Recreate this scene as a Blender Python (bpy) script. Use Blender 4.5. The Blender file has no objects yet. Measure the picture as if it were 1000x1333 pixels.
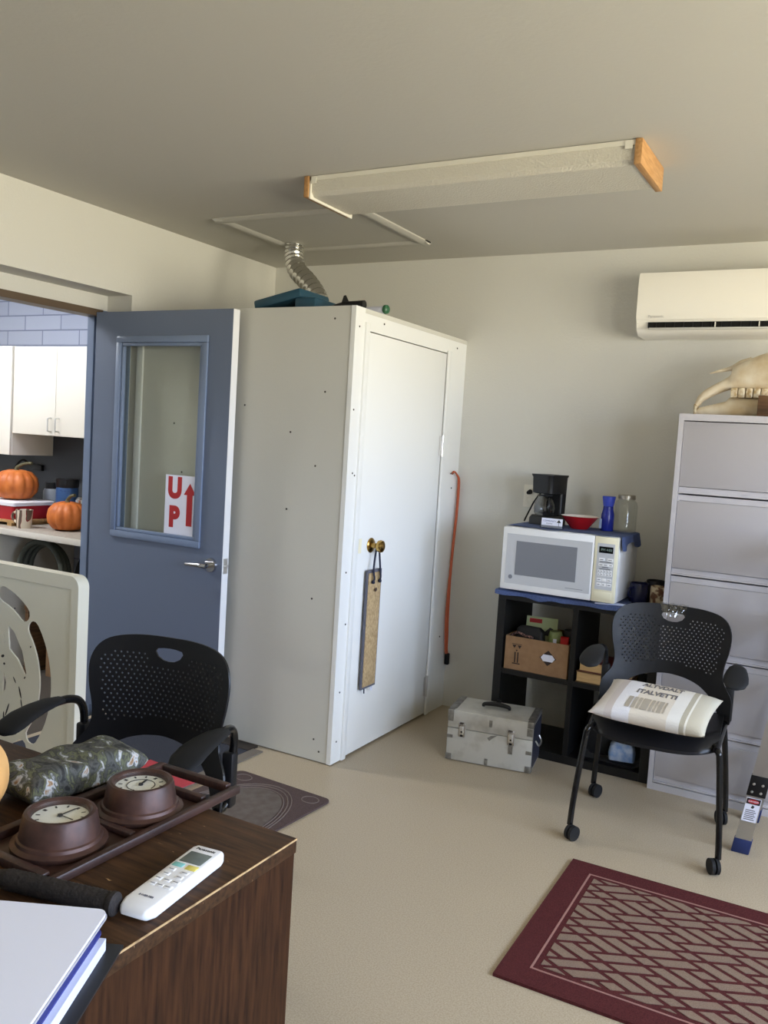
import bpy, bmesh, math, random
from mathutils import Vector, Matrix, geometry
random.seed(7)
sc = bpy.context.scene
COL = sc.collection
PI = math.pi

# ------------------------------------------------------------------ materials
def lin(c):
    return tuple(((v/255)/12.92 if v/255 <= .04045 else ((v/255+.055)/1.055)**2.4) for v in c)

MATS = {}
def mat(name, rgb, rough=.6, metal=0., var=0., scale=20., bump=0., bscale=None, stretch=(1,1,1), rgb2=None,
        spec=.5, trans=0., ior=1.45, coat=0., lo=.35, hi=.65, detail=4.):
    """Principled material; colour varies between rgb and rgb2 (or a darker rgb) with an object-space noise."""
    m = bpy.data.materials.new(name); m.use_nodes = True
    nt = m.node_tree; b = nt.nodes['Principled BSDF']
    b.inputs['Base Color'].default_value = (*lin(rgb), 1)
    b.inputs['Roughness'].default_value = rough
    b.inputs['Metallic'].default_value = metal
    b.inputs['Specular IOR Level'].default_value = spec
    b.inputs['Transmission Weight'].default_value = trans
    b.inputs['IOR'].default_value = ior
    b.inputs['Coat Weight'].default_value = coat
    if var or rgb2 or bump:
        tc = nt.nodes.new('ShaderNodeTexCoord'); mp = nt.nodes.new('ShaderNodeMapping')
        mp.inputs['Scale'].default_value = stretch
        nt.links.new(tc.outputs['Object'], mp.inputs['Vector'])
    if var or rgb2:
        n = nt.nodes.new('ShaderNodeTexNoise'); n.inputs['Scale'].default_value = scale
        n.inputs['Detail'].default_value = detail
        nt.links.new(mp.outputs['Vector'], n.inputs['Vector'])
        r = nt.nodes.new('ShaderNodeValToRGB')
        c2 = rgb2 if rgb2 else tuple(max(0, v*(1-var)) for v in rgb)
        r.color_ramp.elements[0].position = lo; r.color_ramp.elements[1].position = hi
        r.color_ramp.elements[0].color = (*lin(c2), 1); r.color_ramp.elements[1].color = (*lin(rgb), 1)
        nt.links.new(n.outputs['Fac'], r.inputs['Fac']); nt.links.new(r.outputs['Color'], b.inputs['Base Color'])
    if bump:
        n2 = nt.nodes.new('ShaderNodeTexNoise'); n2.inputs['Scale'].default_value = bscale or scale
        n2.inputs['Detail'].default_value = 3
        nt.links.new(mp.outputs['Vector'], n2.inputs['Vector'])
        bp = nt.nodes.new('ShaderNodeBump'); bp.inputs['Strength'].default_value = bump; bp.inputs['Distance'].default_value = .004
        nt.links.new(n2.outputs['Fac'], bp.inputs['Height']); nt.links.new(bp.outputs['Normal'], b.inputs['Normal'])
    MATS[name] = m
    return m

def nodes_of(m): return m.node_tree, m.node_tree.nodes['Principled BSDF']

def ramp(nt, stops, interp='LINEAR'):
    r = nt.nodes.new('ShaderNodeValToRGB'); cr = r.color_ramp; cr.interpolation = interp
    while len(cr.elements) < len(stops): cr.elements.new(.5)
    for e, (p, c) in zip(cr.elements, stops):
        e.position = p; e.color = (*lin(c), 1)
    return r

wall_m = mat('wall_paint', (212,210,202), .75, bump=.25, bscale=90)
ceil_m = mat('ceiling_paint', (190,187,178), .8, bump=.15, bscale=70)
floor_m = mat('floor_vinyl', (180,166,143), .42, rgb2=(164,149,125), scale=230, lo=.38, hi=.6, spec=.35)
brick_m = mat('block_paint', (150,158,178), .7)
def brick_nodes(m):
    nt, b = nodes_of(m)
    tc = nt.nodes.new('ShaderNodeTexCoord'); sp = nt.nodes.new('ShaderNodeSeparateXYZ'); cb = nt.nodes.new('ShaderNodeCombineXYZ')
    nt.links.new(tc.outputs['Object'], sp.inputs[0])
    nt.links.new(sp.outputs['X'], cb.inputs['X']); nt.links.new(sp.outputs['Z'], cb.inputs['Y'])
    br = nt.nodes.new('ShaderNodeTexBrick')
    br.inputs['Scale'].default_value = 1; br.inputs['Brick Width'].default_value = .36; br.inputs['Row Height'].default_value = .102
    br.inputs['Mortar Size'].default_value = .005; br.inputs['Mortar Smooth'].default_value = .4
    br.inputs['Color1'].default_value = (*lin((150,155,168)),1); br.inputs['Color2'].default_value = (*lin((158,163,176)),1)
    br.inputs['Mortar'].default_value = (*lin((112,118,136)),1)
    nt.links.new(cb.outputs[0], br.inputs['Vector']); nt.links.new(br.outputs['Color'], b.inputs['Base Color'])
    bp = nt.nodes.new('ShaderNodeBump'); bp.inputs['Strength'].default_value = .6; bp.inputs['Distance'].default_value = .006; bp.invert = True
    nt.links.new(br.outputs['Fac'], bp.inputs['Height']); nt.links.new(bp.outputs['Normal'], b.inputs['Normal'])
brick_nodes(brick_m)
drywall_m = mat('drywall_paint', (205,203,193), .6, bump=.1, bscale=140)
white_m = mat('white_gloss_paint', (232,232,228), .38, bump=.05, bscale=60)
bluedoor_m = mat('blue_door_paint', (108,119,140), .42, bump=.06, bscale=120)
doortrim_m = mat('blue_trim_paint', (122,137,163), .35)
edge_m = mat('door_edge_paint', (226,226,226), .45)
rust_m = mat('brown_frame_paint', (92,76,60), .5)
steel_m = mat('brushed_steel', (214,212,208), .38, .9)
chrome_m = mat('chrome', (205,205,208), .13, 1.)
brass_m = mat('old_brass', (196,166,100), .2, 1., rgb2=(150,116,60), scale=40)
black_m = mat('black_plastic', (18,18,20), .42)
chair_m = mat('chair_black_plastic', (17,17,20), .42, bump=.08, bscale=300)
tube_m = mat('black_tube', (12,12,13), .25)
rubber_m = mat('black_rubber', (15,15,16), .75)
tyre_m = mat('caster_grey', (120,118,112), .5)
hole_m = mat('dark_hole', (14,14,14), .9)
screw_m = mat('screw_grey', (70,66,60), .5, .6)
oak_m = mat('oak_wood', (188,144,94), .5, rgb2=(166,122,74), scale=14, stretch=(8,1,8))
fix_m = mat('fixture_white', (226,222,208), .4)
diff_m = mat('diffuser_acrylic', (205,200,186), .38, spec=.5)
def diffuser_nodes(m):
    nt, b = nodes_of(m)
    tc = nt.nodes.new('ShaderNodeTexCoord')
    v = nt.nodes.new('ShaderNodeTexVoronoi'); v.inputs['Scale'].default_value = 160
    nt.links.new(tc.outputs['Object'], v.inputs['Vector'])
    bp = nt.nodes.new('ShaderNodeBump'); bp.inputs['Strength'].default_value = .5; bp.inputs['Distance'].default_value = .003
    nt.links.new(v.outputs['Distance'], bp.inputs['Height']); nt.links.new(bp.outputs['Normal'], b.inputs['Normal'])
diffuser_nodes(diff_m)
duct_m = mat('aluminium_duct', (214,212,206), .16, 1., bump=.35, bscale=45)
teal_m = mat('teal_plastic', (38,76,94), .45)
ac_m = mat('ac_white_plastic', (240,236,226), .32)
acgrey_m = mat('ac_grey_plastic', (205,203,198), .4)
cab_m = mat('cabinet_grey_enamel', (192,188,190), .38, bump=.03, bscale=200)
cabd_m = mat('cabinet_grey_drawer', (182,178,180), .36)
bone_m = mat('bone', (232,220,196), .6, rgb2=(210,188,150), scale=12, bump=.3, bscale=60)
tooth_m = mat('tooth_ivory', (236,226,200), .4, rgb2=(180,150,100), scale=60)
brownwood_m = mat('brown_wood', (112,82,54), .55, rgb2=(76,54,36), scale=10, stretch=(1,1,8))
shelf_m = mat('black_brown_laminate', (19,18,18), .45, rgb2=(14,14,14), scale=8, stretch=(1,12,1))
cloth_m = mat('blue_cloth', (82,97,142), .9, rgb2=(68,83,122), scale=180, bump=.3, bscale=400)
clothw_m = mat('pale_cloth_hem', (190,198,222), .9)
mw_m = mat('microwave_white', (236,236,236), .35)
mwcream_m = mat('microwave_cream', (236,230,202), .4)
mwgrey_m = mat('microwave_panel_grey', (196,197,199), .35)
mwwin_m = mat('microwave_window', (128,130,136), .25)
mwdot_m = mat('button_white', (238,238,238), .5)
lcd_m = mat('lcd_black', (18,22,22), .15)
lcdt_m = mat('lcd_digits', (140,160,150), .4)
print_m = mat('dark_print', (52,52,56), .6)
glass_m = mat('clear_glass', (255,255,255), .02, trans=1., ior=1.45)
thin_m = bpy.data.materials.new('thin_glass'); thin_m.use_nodes = True
def thin_nodes(m, tint, amount):
    nt = m.node_tree; nt.nodes.remove(nt.nodes['Principled BSDF'])
    out = nt.nodes['Material Output']
    t = nt.nodes.new('ShaderNodeBsdfTransparent'); t.inputs['Color'].default_value = (*tint,1)
    g = nt.nodes.new('ShaderNodeBsdfGlossy'); g.inputs['Roughness'].default_value = .03
    f = nt.nodes.new('ShaderNodeFresnel'); gm = nt.nodes.new('ShaderNodeNewGeometry')
    ir = nt.nodes.new('ShaderNodeMapRange'); ir.inputs['To Min'].default_value = 1.5; ir.inputs['To Max'].default_value = 1/1.5
    nt.links.new(gm.outputs['Backfacing'], ir.inputs['Value']); nt.links.new(ir.outputs[0], f.inputs['IOR'])
    mx = nt.nodes.new('ShaderNodeMixShader')
    ml = nt.nodes.new('ShaderNodeMath'); ml.operation = 'MULTIPLY'; ml.inputs[1].default_value = amount
    nt.links.new(f.outputs[0], ml.inputs[0]); nt.links.new(ml.outputs[0], mx.inputs[0])
    nt.links.new(t.outputs[0], mx.inputs[1]); nt.links.new(g.outputs[0], mx.inputs[2])
    nt.links.new(mx.outputs[0], out.inputs['Surface'])
thin_nodes(thin_m, (.93,.945,.92), .9)
dialglass_m = bpy.data.materials.new('dial_glass'); dialglass_m.use_nodes = True; thin_nodes(dialglass_m, (.98,.985,.98), .35)
jar_m = bpy.data.materials.new('jar_glass'); jar_m.use_nodes = True; thin_nodes(jar_m, (.975,.985,.98), .9)
carafe_m = bpy.data.materials.new('carafe_glass'); carafe_m.use_nodes = True; thin_nodes(carafe_m, (.7,.71,.72), 1.6)
wrap_m = bpy.data.materials.new('clear_plastic_film'); wrap_m.use_nodes = True; thin_nodes(wrap_m, (.86,.88,.9), 3.)
red_m = mat('red_glaze', (168,24,30), .25)
redin_m = mat('bowl_white_glaze', (232,222,214), .3)
bluebottle_m = mat('blue_bottle', (36,50,158), .25, trans=.15)
tin_m = mat('tin_lid', (178,172,160), .3, .9)
navy_m = mat('navy_glaze', (22,26,62), .2)
mugcream_m = mat('cream_glaze', (214,196,160), .35, rgb2=(110,70,44), scale=26, lo=.45, hi=.55)
darkmug_m = mat('dark_mug', (30,30,34), .3)
card_m = mat('corrugated_card', (150,118,86), .85, rgb2=(140,108,78), scale=30)
cardprint_m = mat('card_print', (44,32,28), .8)
paper_m = mat('paper_white', (230,232,246), .7)
paperblue_m = mat('paper_pale_blue', (214,220,242), .7)
booktan_m = mat('book_page_edges', (206,172,120), .9, rgb2=(186,150,100), scale=60, stretch=(.2,1,8))
bookred_m = mat('maroon_cover', (84,26,28), .6)
bookbrown_m = mat('brown_cover', (104,78,48), .7)
greencard_m = mat('pale_green_card', (186,196,150), .7)
redprint_m = mat('red_print', (176,40,44), .6)
greencan_m = mat('green_can', (120,136,70), .5, rgb2=(150,160,110), scale=40)
redpack_m = mat('red_packet', (186,36,34), .4)
alu_m = mat('scuffed_white_aluminium', (198,196,188), .4, .25, rgb2=(168,164,154), scale=9, lo=.3, hi=.5)
alud_m = mat('worn_metal_corner', (128,126,122), .4, .7, rgb2=(160,158,152), scale=50)
orange_m = mat('orange_cord', (186,90,56), .5)
sisal_m = mat('sisal_weave', (196,170,128), .9, rgb2=(160,134,96), scale=200, bump=.6, bscale=260, stretch=(1,1,.4))
greyfab_m = mat('grey_fabric_binding', (98,98,108), .85)
navycord_m = mat('navy_rope', (34,38,58), .8)
signred_m = mat('sign_red', (178,38,42), .6)
rug_m = mat('maroon_carpet', (92,46,46), .98, rgb2=(72,35,36), scale=300, bump=.7, bscale=500, spec=.1)
rugt_m = mat('taupe_carpet', (142,122,106), .98, rgb2=(124,104,90), scale=300, bump=.7, bscale=500, spec=.1)
rugl_m = mat('rug_border_line', (150,112,104), .98, spec=.1)
omat_m = mat('plum_brown_mat', (92,78,76), .95, rgb2=(80,66,64), scale=240, bump=.5, bscale=400, spec=.15)
omatl_m = mat('mat_line', (116,104,98), .95, spec=.15)
omatc_m = mat('mat_centre', (106,98,92), .95, rgb2=(96,86,80), scale=30, spec=.15)
dmat_m = mat('charcoal_door_mat', (60,62,70), .9, bump=.6, bscale=300, spec=.15)
dmatb_m = mat('mat_rubber_edge', (112,104,94), .8)
threshold_m = mat('brown_threshold', (44,36,30), .6)
panel_m = mat('cream_moulded_plastic', (222,218,200), .42, bump=.04, bscale=30)
scuff_m = mat('dark_scuff', (52,48,44), .7)
desk_m = mat('dark_walnut_desk', (80,54,33), .5, spec=.2, rgb2=(40,26,16), scale=9, stretch=(1.2,14,14), lo=.3, hi=.75, detail=8)
deskside_m = mat('dark_walnut_side', (70,43,24), .6, spec=.12, rgb2=(38,22,12), scale=9, stretch=(14,14,1.2), lo=.3, hi=.75, detail=8)
worn_m = mat('worn_wood_edge', (188,156,112), .6, rgb2=(84,60,42), scale=30, lo=.3, hi=.5)
def scratch(m):
    nt, b = nodes_of(m)
    src = b.inputs['Base Color'].links[0].from_socket
    tc = nt.nodes.new('ShaderNodeTexCoord'); mp = nt.nodes.new('ShaderNodeMapping')
    mp.inputs['Rotation'].default_value = (0,0,.5); mp.inputs['Scale'].default_value = (14,60,20)
    n = nt.nodes.new('ShaderNodeTexNoise'); n.inputs['Scale'].default_value = 3; n.inputs['Detail'].default_value = 6
    r = nt.nodes.new('ShaderNodeValToRGB'); r.color_ramp.elements[0].position = .69; r.color_ramp.elements[1].position = .74
    mx = nt.nodes.new('ShaderNodeMixRGB'); mx.inputs['Color2'].default_value = (*lin((168,134,92)),1)
    nt.links.new(tc.outputs['Object'], mp.inputs[0]); nt.links.new(mp.outputs[0], n.inputs['Vector'])
    nt.links.new(n.outputs['Fac'], r.inputs[0]); nt.links.new(r.outputs[0], mx.inputs['Fac'])
    nt.links.new(src, mx.inputs['Color1']); nt.links.new(mx.outputs[0], b.inputs['Base Color'])
scratch(desk_m)
rack_m = mat('dark_mahogany', (66,44,38), .4, rgb2=(48,32,28), scale=10, stretch=(12,1,1))
bronze_m = mat('bronze_clock_case', (84,58,50), .42, .3, rgb2=(60,42,37), scale=30)
dial_m = mat('clock_dial', (244,244,240), .5)
camo_m = mat('camouflage_fabric', (90,90,80), .85)
def camo_nodes(m):
    nt, b = nodes_of(m)
    tc = nt.nodes.new('ShaderNodeTexCoord'); mp = nt.nodes.new('ShaderNodeMapping')
    mp.inputs['Scale'].default_value = (1.6,1,1.2); mp.inputs['Rotation'].default_value = (0,0,.5)
    nt.links.new(tc.outputs['Object'], mp.inputs[0])
    n = nt.nodes.new('ShaderNodeTexNoise'); n.inputs['Scale'].default_value = 30; n.inputs['Detail'].default_value = 10; n.inputs['Distortion'].default_value = .45
    nt.links.new(mp.outputs[0], n.inputs['Vector'])
    r = ramp(nt, [(0,(22,22,22)),(.36,(44,44,42)),(.44,(84,84,80)),(.5,(58,58,54)),(.54,(104,106,78)),(.58,(74,74,70)),(.64,(186,188,188)),(.69,(150,118,84)),(.8,(50,46,40))])
    nt.links.new(n.outputs['Fac'], r.inputs[0]); nt.links.new(r.outputs[0], b.inputs['Base Color'])
camo_nodes(camo_m)
remote_m = mat('remote_white_plastic', (238,238,240), .3)
remlcd_m = mat('remote_lcd', (104,112,108), .25)
key_teal_m = mat('key_teal', (130,190,186), .5)
key_yellow_m = mat('key_yellow', (222,208,110), .5)
keytxt_m = mat('key_print', (120,120,130), .6)
leather_m = mat('dark_wrapped_cord', (44,38,36), .75, rgb2=(30,26,25), scale=120, bump=.5, bscale=160)
binderblk_m = mat('binder_black', (24,26,30), .45)
gourd_m = mat('pale_gourd', (226,178,116), .5, rgb2=(214,160,96), scale=14)
pump_m = mat('pumpkin_skin', (200,112,50), .5, rgb2=(180,94,38), scale=18)
stem_m = mat('pumpkin_stem', (88,84,60), .8)
upper_m = mat('cabinet_almond', (226,220,206), .45)
counter_m = mat('counter_laminate', (168,160,148), .4, rgb2=(150,142,130), scale=60)
countere_m = mat('counter_edge', (206,200,188), .45)
cooler_m = mat('cooler_red', (158,26,36), .35)
coolerl_m = mat('cooler_lid_white', (214,210,214), .4)
board_m = mat('wooden_board', (176,140,92), .6, rgb2=(150,116,72), scale=20)
bluecan_m = mat('blue_canister', (24,50,96), .35, rgb2=(44,76,120), scale=30, lo=.6, hi=.7)
hose_m = mat('grey_green_hose', (70,74,66), .6)
seatred_m = mat('red_cushion_fabric', (176,58,66), .85)
outlet_m = mat('outlet_plate', (226,222,210), .4)
ladder_m = mat('ladder_aluminium', (186,184,180), .35, .85)
blueplug_m = mat('blue_foot', (28,42,88), .5)
blackbag_m = mat('black_bag_nylon', (22,22,24), .6, bump=.4, bscale=40)
bluepack_m = mat('blue_white_packet', (120,150,196), .35, rgb2=(190,200,214), scale=30)
tray_m = mat('foil_tray', (150,150,150), .3, .9)

def cushion_nodes():
    m = mat('striped_canvas', (220,212,196), .9, bump=.4, bscale=220); nt, b = nodes_of(m)
    tc = nt.nodes.new('ShaderNodeTexCoord'); sp = nt.nodes.new('ShaderNodeSeparateXYZ')
    nt.links.new(tc.outputs['Object'], sp.inputs[0])
    mr = nt.nodes.new('ShaderNodeMapRange'); mr.inputs['From Min'].default_value = -.22; mr.inputs['From Max'].default_value = .22
    nt.links.new(sp.outputs['X'], mr.inputs[0])
    r = ramp(nt, [(0,(206,198,190)),(.16,(198,188,182)),(.22,(226,224,226)),(.36,(218,208,192)),(.66,(226,222,214)),(.76,(178,170,150)),(.8,(226,222,210)),(.815,(188,180,160))], 'CONSTANT')
    nt.links.new(mr.outputs[0], r.inputs[0]); nt.links.new(r.outputs[0], b.inputs['Base Color'])
    return m
canvas_m = cushion_nodes()
canvasprint_m = mat('canvas_print', (112,108,108), .9)
canvasprint2_m = mat('canvas_print_taupe', (168,158,142), .9)

# ------------------------------------------------------------------ mesh helpers
class MB:
    def __init__(self): self.bm = bmesh.new(); self.mi = 0
    def _tag(self, faces):
        for f in faces: f.material_index = self.mi
    def box(self, x0, x1, y0, y1, z0, z1, bev=0., seg=2, M=None):
        r = bmesh.ops.create_cube(self.bm, size=1)
        vs = r['verts']
        for v in vs:
            v.co = Vector(((x0+x1)/2+v.co.x*(x1-x0), (y0+y1)/2+v.co.y*(y1-y0), (z0+z1)/2+v.co.z*(z1-z0)))
        fs = list({f for v in vs for f in v.link_faces})
        if bev:
            es = list({e for v in vs for e in v.link_edges})
            o = bmesh.ops.bevel(self.bm, geom=es, offset=bev, segments=seg, affect='EDGES', profile=.5)
            vs = list({v for f in o['faces'] for v in f.verts} | {v for v in vs if v.is_valid})
            fs = list({f for v in vs for f in v.link_faces})
        if M is not None:
            for v in vs: v.co = M @ v.co
        self._tag(fs); return self
    def cyl(self, p0, p1, r0, r1=None, n=20, caps=True):
        r1 = r0 if r1 is None else r1
        p0, p1 = Vector(p0), Vector(p1); d = (p1-p0).normalized()
        a = d.orthogonal().normalized(); b = d.cross(a)
        rings = []
        for p, r in ((p0, r0), (p1, r1)):
            rings.append([self.bm.verts.new(p+(a*math.cos(2*PI*i/n)+b*math.sin(2*PI*i/n))*r) for i in range(n)])
        fs = [self.bm.faces.new((rings[0][i], rings[0][(i+1)%n], rings[1][(i+1)%n], rings[1][i])) for i in range(n)]
        if caps: fs += [self.bm.faces.new(list(reversed(rings[0]))), self.bm.faces.new(rings[1])]
        self._tag(fs); return self
    def lathe(self, prof, c=(0,0,0), n=32, M=None, squash=(1,1), ribs=0, rib=0.):
        rings = []; c = Vector(c)
        for r, z in prof:
            if r < 1e-6: rings.append([self.bm.verts.new(c+Vector((0,0,z)))])
            else:
                ring = []
                for i in range(n):
                    a = 2*PI*i/n; rr = r*(1-rib*(.5+.5*math.cos(ribs*a))**3) if ribs else r
                    ring.append(self.bm.verts.new(c+Vector((rr*math.cos(a)*squash[0], rr*math.sin(a)*squash[1], z))))
                rings.append(ring)
        fs = []
        for A, B in zip(rings, rings[1:]):
            for i in range(n):
                j = (i+1) % n
                if len(A) == 1 and len(B) == 1: break
                if len(A) == 1: fs.append(self.bm.faces.new((A[0], B[j], B[i])))
                elif len(B) == 1: fs.append(self.bm.faces.new((A[i], A[j], B[0])))
                else: fs.append(self.bm.faces.new((A[i], A[j], B[j], B[i])))
        if M is not None:
            for ring in rings:
                for v in ring: v.co = M @ v.co
        self._tag(fs); return self
    def tube(self, pts, r, n=12, sub=6, closed=False, smooth=True, flat=1.):
        P = [Vector(p) for p in pts]
        rad = r if isinstance(r, (list, tuple)) else [r]*len(P)
        Q, RR = [], []
        if smooth and len(P) > 2:
            m = len(P)
            rng = range(m if closed else m-1)
            for i in rng:
                g = lambda k: P[k % m] if closed else P[max(0, min(m-1, k))]
                p0, p1, p2, p3 = g(i-1), g(i), g(i+1), g(i+2)
                for s in range(sub):
                    t = s/sub
                    Q.append(.5*((2*p1)+(p2-p0)*t+(2*p0-5*p1+4*p2-p3)*t*t+(3*p1-p0-3*p2+p3)*t**3))
                    RR.append(rad[i]*(1-t)+rad[(i+1) % m]*t)
            if not closed: Q.append(P[-1]); RR.append(rad[-1])
        else: Q, RR = P, rad
        rings = []; up = None
        for i, p in enumerate(Q):
            if closed: t = (Q[(i+1) % len(Q)]-Q[i-1]).normalized()
            else: t = (Q[min(i+1, len(Q)-1)]-Q[max(i-1, 0)]).normalized()
            if up is None: up = t.orthogonal().normalized()
            else:
                up = up-t*up.dot(t); up = up.normalized() if up.length > 1e-6 else t.orthogonal().normalized()
            b = t.cross(up)
            rings.append([self.bm.verts.new(p+(up*math.cos(2*PI*k/n)+b*math.sin(2*PI*k/n)*flat)*RR[i]) for k in range(n)])
        fs = []
        L = len(rings)
        for i in range(L if closed else L-1):
            A, B = rings[i], rings[(i+1) % L]
            for k in range(n): fs.append(self.bm.faces.new((A[k], A[(k+1) % n], B[(k+1) % n], B[k])))
        if not closed: fs += [self.bm.faces.new(list(reversed(rings[0]))), self.bm.faces.new(rings[-1])]
        self._tag(fs); return self
    def prism(self, poly, h0, h1, M=None):
        """2-D polygon (x, y) extruded from z=h0 to z=h1, then moved by M."""
        a = [self.bm.verts.new((x, y, h0)) for x, y in poly]; b = [self.bm.verts.new((x, y, h1)) for x, y in poly]
        n = len(poly)
        fs = [self.bm.faces.new(list(reversed(a))), self.bm.faces.new(b)]
        fs += [self.bm.faces.new((a[i], a[(i+1) % n], b[(i+1) % n], b[i])) for i in range(n)]
        if M is not None:
            for v in a+b: v.co = M @ v.co
        self._tag(fs); return self
    def loft(self, sections, caps=True):
        rings = [[self.bm.verts.new(p) for p in s] for s in sections]; fs = []
        n = len(rings[0])
        for A, B in zip(rings, rings[1:]):
            for i in range(n): fs.append(self.bm.faces.new((A[i], A[(i+1) % n], B[(i+1) % n], B[i])))
        if caps: fs += [self.bm.faces.new(list(reversed(rings[0]))), self.bm.faces.new(rings[-1])]
        self._tag(fs); return self
    def grid(self, f, nu, nv, thick=0.):
        """surface f(u, v) -> point for u, v in 0..1; with thickness, a closed slab along z."""
        def layer(dz): return [[self.bm.verts.new(Vector(f(i/nu, j/nv))+Vector((0,0,dz))) for j in range(nv+1)] for i in range(nu+1)]
        A = layer(0); fs = [self.bm.faces.new((A[i][j], A[i+1][j], A[i+1][j+1], A[i][j+1])) for i in range(nu) for j in range(nv)]
        if thick:
            B = layer(-thick)
            fs += [self.bm.faces.new((B[i][j], B[i][j+1], B[i+1][j+1], B[i+1][j])) for i in range(nu) for j in range(nv)]
            for i in range(nu):
                fs.append(self.bm.faces.new((A[i][0], B[i][0], B[i+1][0], A[i+1][0]))); fs.append(self.bm.faces.new((A[i+1][nv], B[i+1][nv], B[i][nv], A[i][nv])))
            for j in range(nv):
                fs.append(self.bm.faces.new((A[0][j+1], B[0][j+1], B[0][j], A[0][j]))); fs.append(self.bm.faces.new((A[nu][j], B[nu][j], B[nu][j+1], A[nu][j+1])))
        self._tag(fs); return self
    def plate(self, outer, holes, spacing, thick, fmap):
        """flat outline with holes, filled with an even triangulation, given thickness; fmap(x, y, t) -> point."""
        def ccw(p): return list(p) if sum(p[i-1][0]*p[i][1]-p[i][0]*p[i-1][1] for i in range(len(p))) > 0 else list(reversed(p))
        outer = ccw(outer); holes = [ccw(h) for h in holes]
        vs = [Vector(p) for p in outer]; faces = [list(range(len(outer)))]; edges = []
        n0 = len(outer); edges += [(i, (i+1) % n0) for i in range(n0)]
        for h in holes:
            s = len(vs); vs += [Vector(p) for p in h]; k = len(h)
            edges += [(s+i, s+(i+1) % k) for i in range(k)]; faces.append(list(range(s, s+k)))
        xs = [p[0] for p in outer]; ys = [p[1] for p in outer]
        def inside(x, y, poly):
            c = False; j = len(poly)-1
            for i in range(len(poly)):
                xi, yi = poly[i]; xj, yj = poly[j]
                if (yi > y) != (yj > y) and x < (xj-xi)*(y-yi)/(yj-yi)+xi: c = not c
                j = i
            return c
        bb = [(min(p[0] for p in h), max(p[0] for p in h), min(p[1] for p in h), max(p[1] for p in h)) for h in holes]
        fixed = list(vs)
        y = min(ys)+spacing*.5; row = 0
        while y < max(ys):
            x = min(xs)+spacing*(.5 if row % 2 else .25)
            while x < max(xs):
                m = spacing*.4
                if inside(x, y, outer) and not any(b[0]-m < x < b[1]+m and b[2]-m < y < b[3]+m for b in bb) \
                   and min((x-p[0])**2+(y-p[1])**2 for p in outer) > (spacing*.45)**2:
                    vs.append(Vector((x, y)))
                x += spacing
            y += spacing*.87; row += 1
        V, E, F, ov, oe, of = geometry.delaunay_2d_cdt(vs, edges, faces, 0, 1e-7)
        keep = [f for f, o in zip(F, of) if 0 in o and len(o) == 1]
        top = {}; bot = {}
        def T(i):
            if i not in top: top[i] = self.bm.verts.new(fmap(V[i][0], V[i][1], thick/2))
            return top[i]
        def B(i):
            if i not in bot: bot[i] = self.bm.verts.new(fmap(V[i][0], V[i][1], -thick/2))
            return bot[i]
        fs = []; cnt = {}
        for f in keep:
            fs.append(self.bm.faces.new([T(i) for i in f])); fs.append(self.bm.faces.new([B(i) for i in reversed(f)]))
            for a, b in zip(f, f[1:]+f[:1]): cnt[(a, b)] = 1
        for (a, b) in cnt:
            if (b, a) not in cnt: fs.append(self.bm.faces.new((T(b), T(a), B(a), B(b))))
        self._tag(fs); return self
    def xf(self, M):
        for v in self.bm.verts: v.co = M @ v.co
        return self
    def build(self, name, m, parent=None, angle=35, recalc=True):
        if recalc: bmesh.ops.recalc_face_normals(self.bm, faces=self.bm.faces[:])
        me = bpy.data.meshes.new(name); self.bm.to_mesh(me); self.bm.free()
        for mm in (m if isinstance(m, (list, tuple)) else [m]): me.materials.append(mm)
        me.shade_smooth(); me.set_sharp_from_angle(angle=math.radians(angle))
        o = bpy.data.objects.new(name, me); COL.objects.link(o)
        if parent: o.parent = parent
        return o

def tag(o, label=None, cat=None, group=None, kind=None):
    if label: o['label'] = label
    if cat: o['category'] = cat
    if group: o['group'] = group
    if kind: o['kind'] = kind
    return o
def thing(name, loc=(0,0,0), rz=0., label=None, cat=None, group=None, kind=None):
    o = bpy.data.objects.new(name, None); COL.objects.link(o)
    o.location = loc; o.rotation_euler = (0,0,rz); o.empty_display_size = .05
    return tag(o, label, cat, group, kind)
def struct(o): o['kind'] = 'structure'; return o
def copy_tree(o, parent=None):
    c = o.copy(); COL.objects.link(c); c.parent = parent
    for ch in list(o.children): copy_tree(ch, c)
    return c
def text_mesh(s, size, M, mi_name, m, parent, fn=None, thick=.0004, shear=0., bold=0., sx=1.):
    """lettering as a thin raised mesh; fn maps flat (x, y, z) after M when the lettering follows a curved surface."""
    cu = bpy.data.curves.new('t', 'FONT'); cu.body = s; cu.size = size; cu.align_x = 'CENTER'; cu.align_y = 'CENTER'
    cu.extrude = thick; cu.shear = shear; cu.offset = bold
    ob = bpy.data.objects.new('t', cu); COL.objects.link(ob)
    bpy.context.view_layer.update()
    dg = bpy.context.evaluated_depsgraph_get()
    me = bpy.data.meshes.new_from_object(ob.evaluated_get(dg))
    bpy.data.objects.remove(ob); bpy.data.curves.remove(cu)
    for v in me.vertices:
        co = M @ Vector((v.co.x*sx, v.co.y, v.co.z)); v.co = fn(co) if fn else co
    me.materials.clear(); me.materials.append(m); me.name = mi_name
    o = bpy.data.objects.new(mi_name, me); COL.objects.link(o); o.parent = parent
    return o
def plane_M(o, xdir, ydir):
    """matrix taking local x, y, z to world with given in-plane axes and the normal x cross y, at origin o."""
    x = Vector(xdir).normalized(); y = Vector(ydir).normalized(); z = x.cross(y)
    return Matrix(((x.x,y.x,z.x,o[0]),(x.y,y.y,z.y,o[1]),(x.z,y.z,z.z,o[2]),(0,0,0,1)))
def T(x, y, z): return Matrix.Translation((x, y, z))
def Rz(a): return Matrix.Rotation(a, 4, 'Z')
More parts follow.
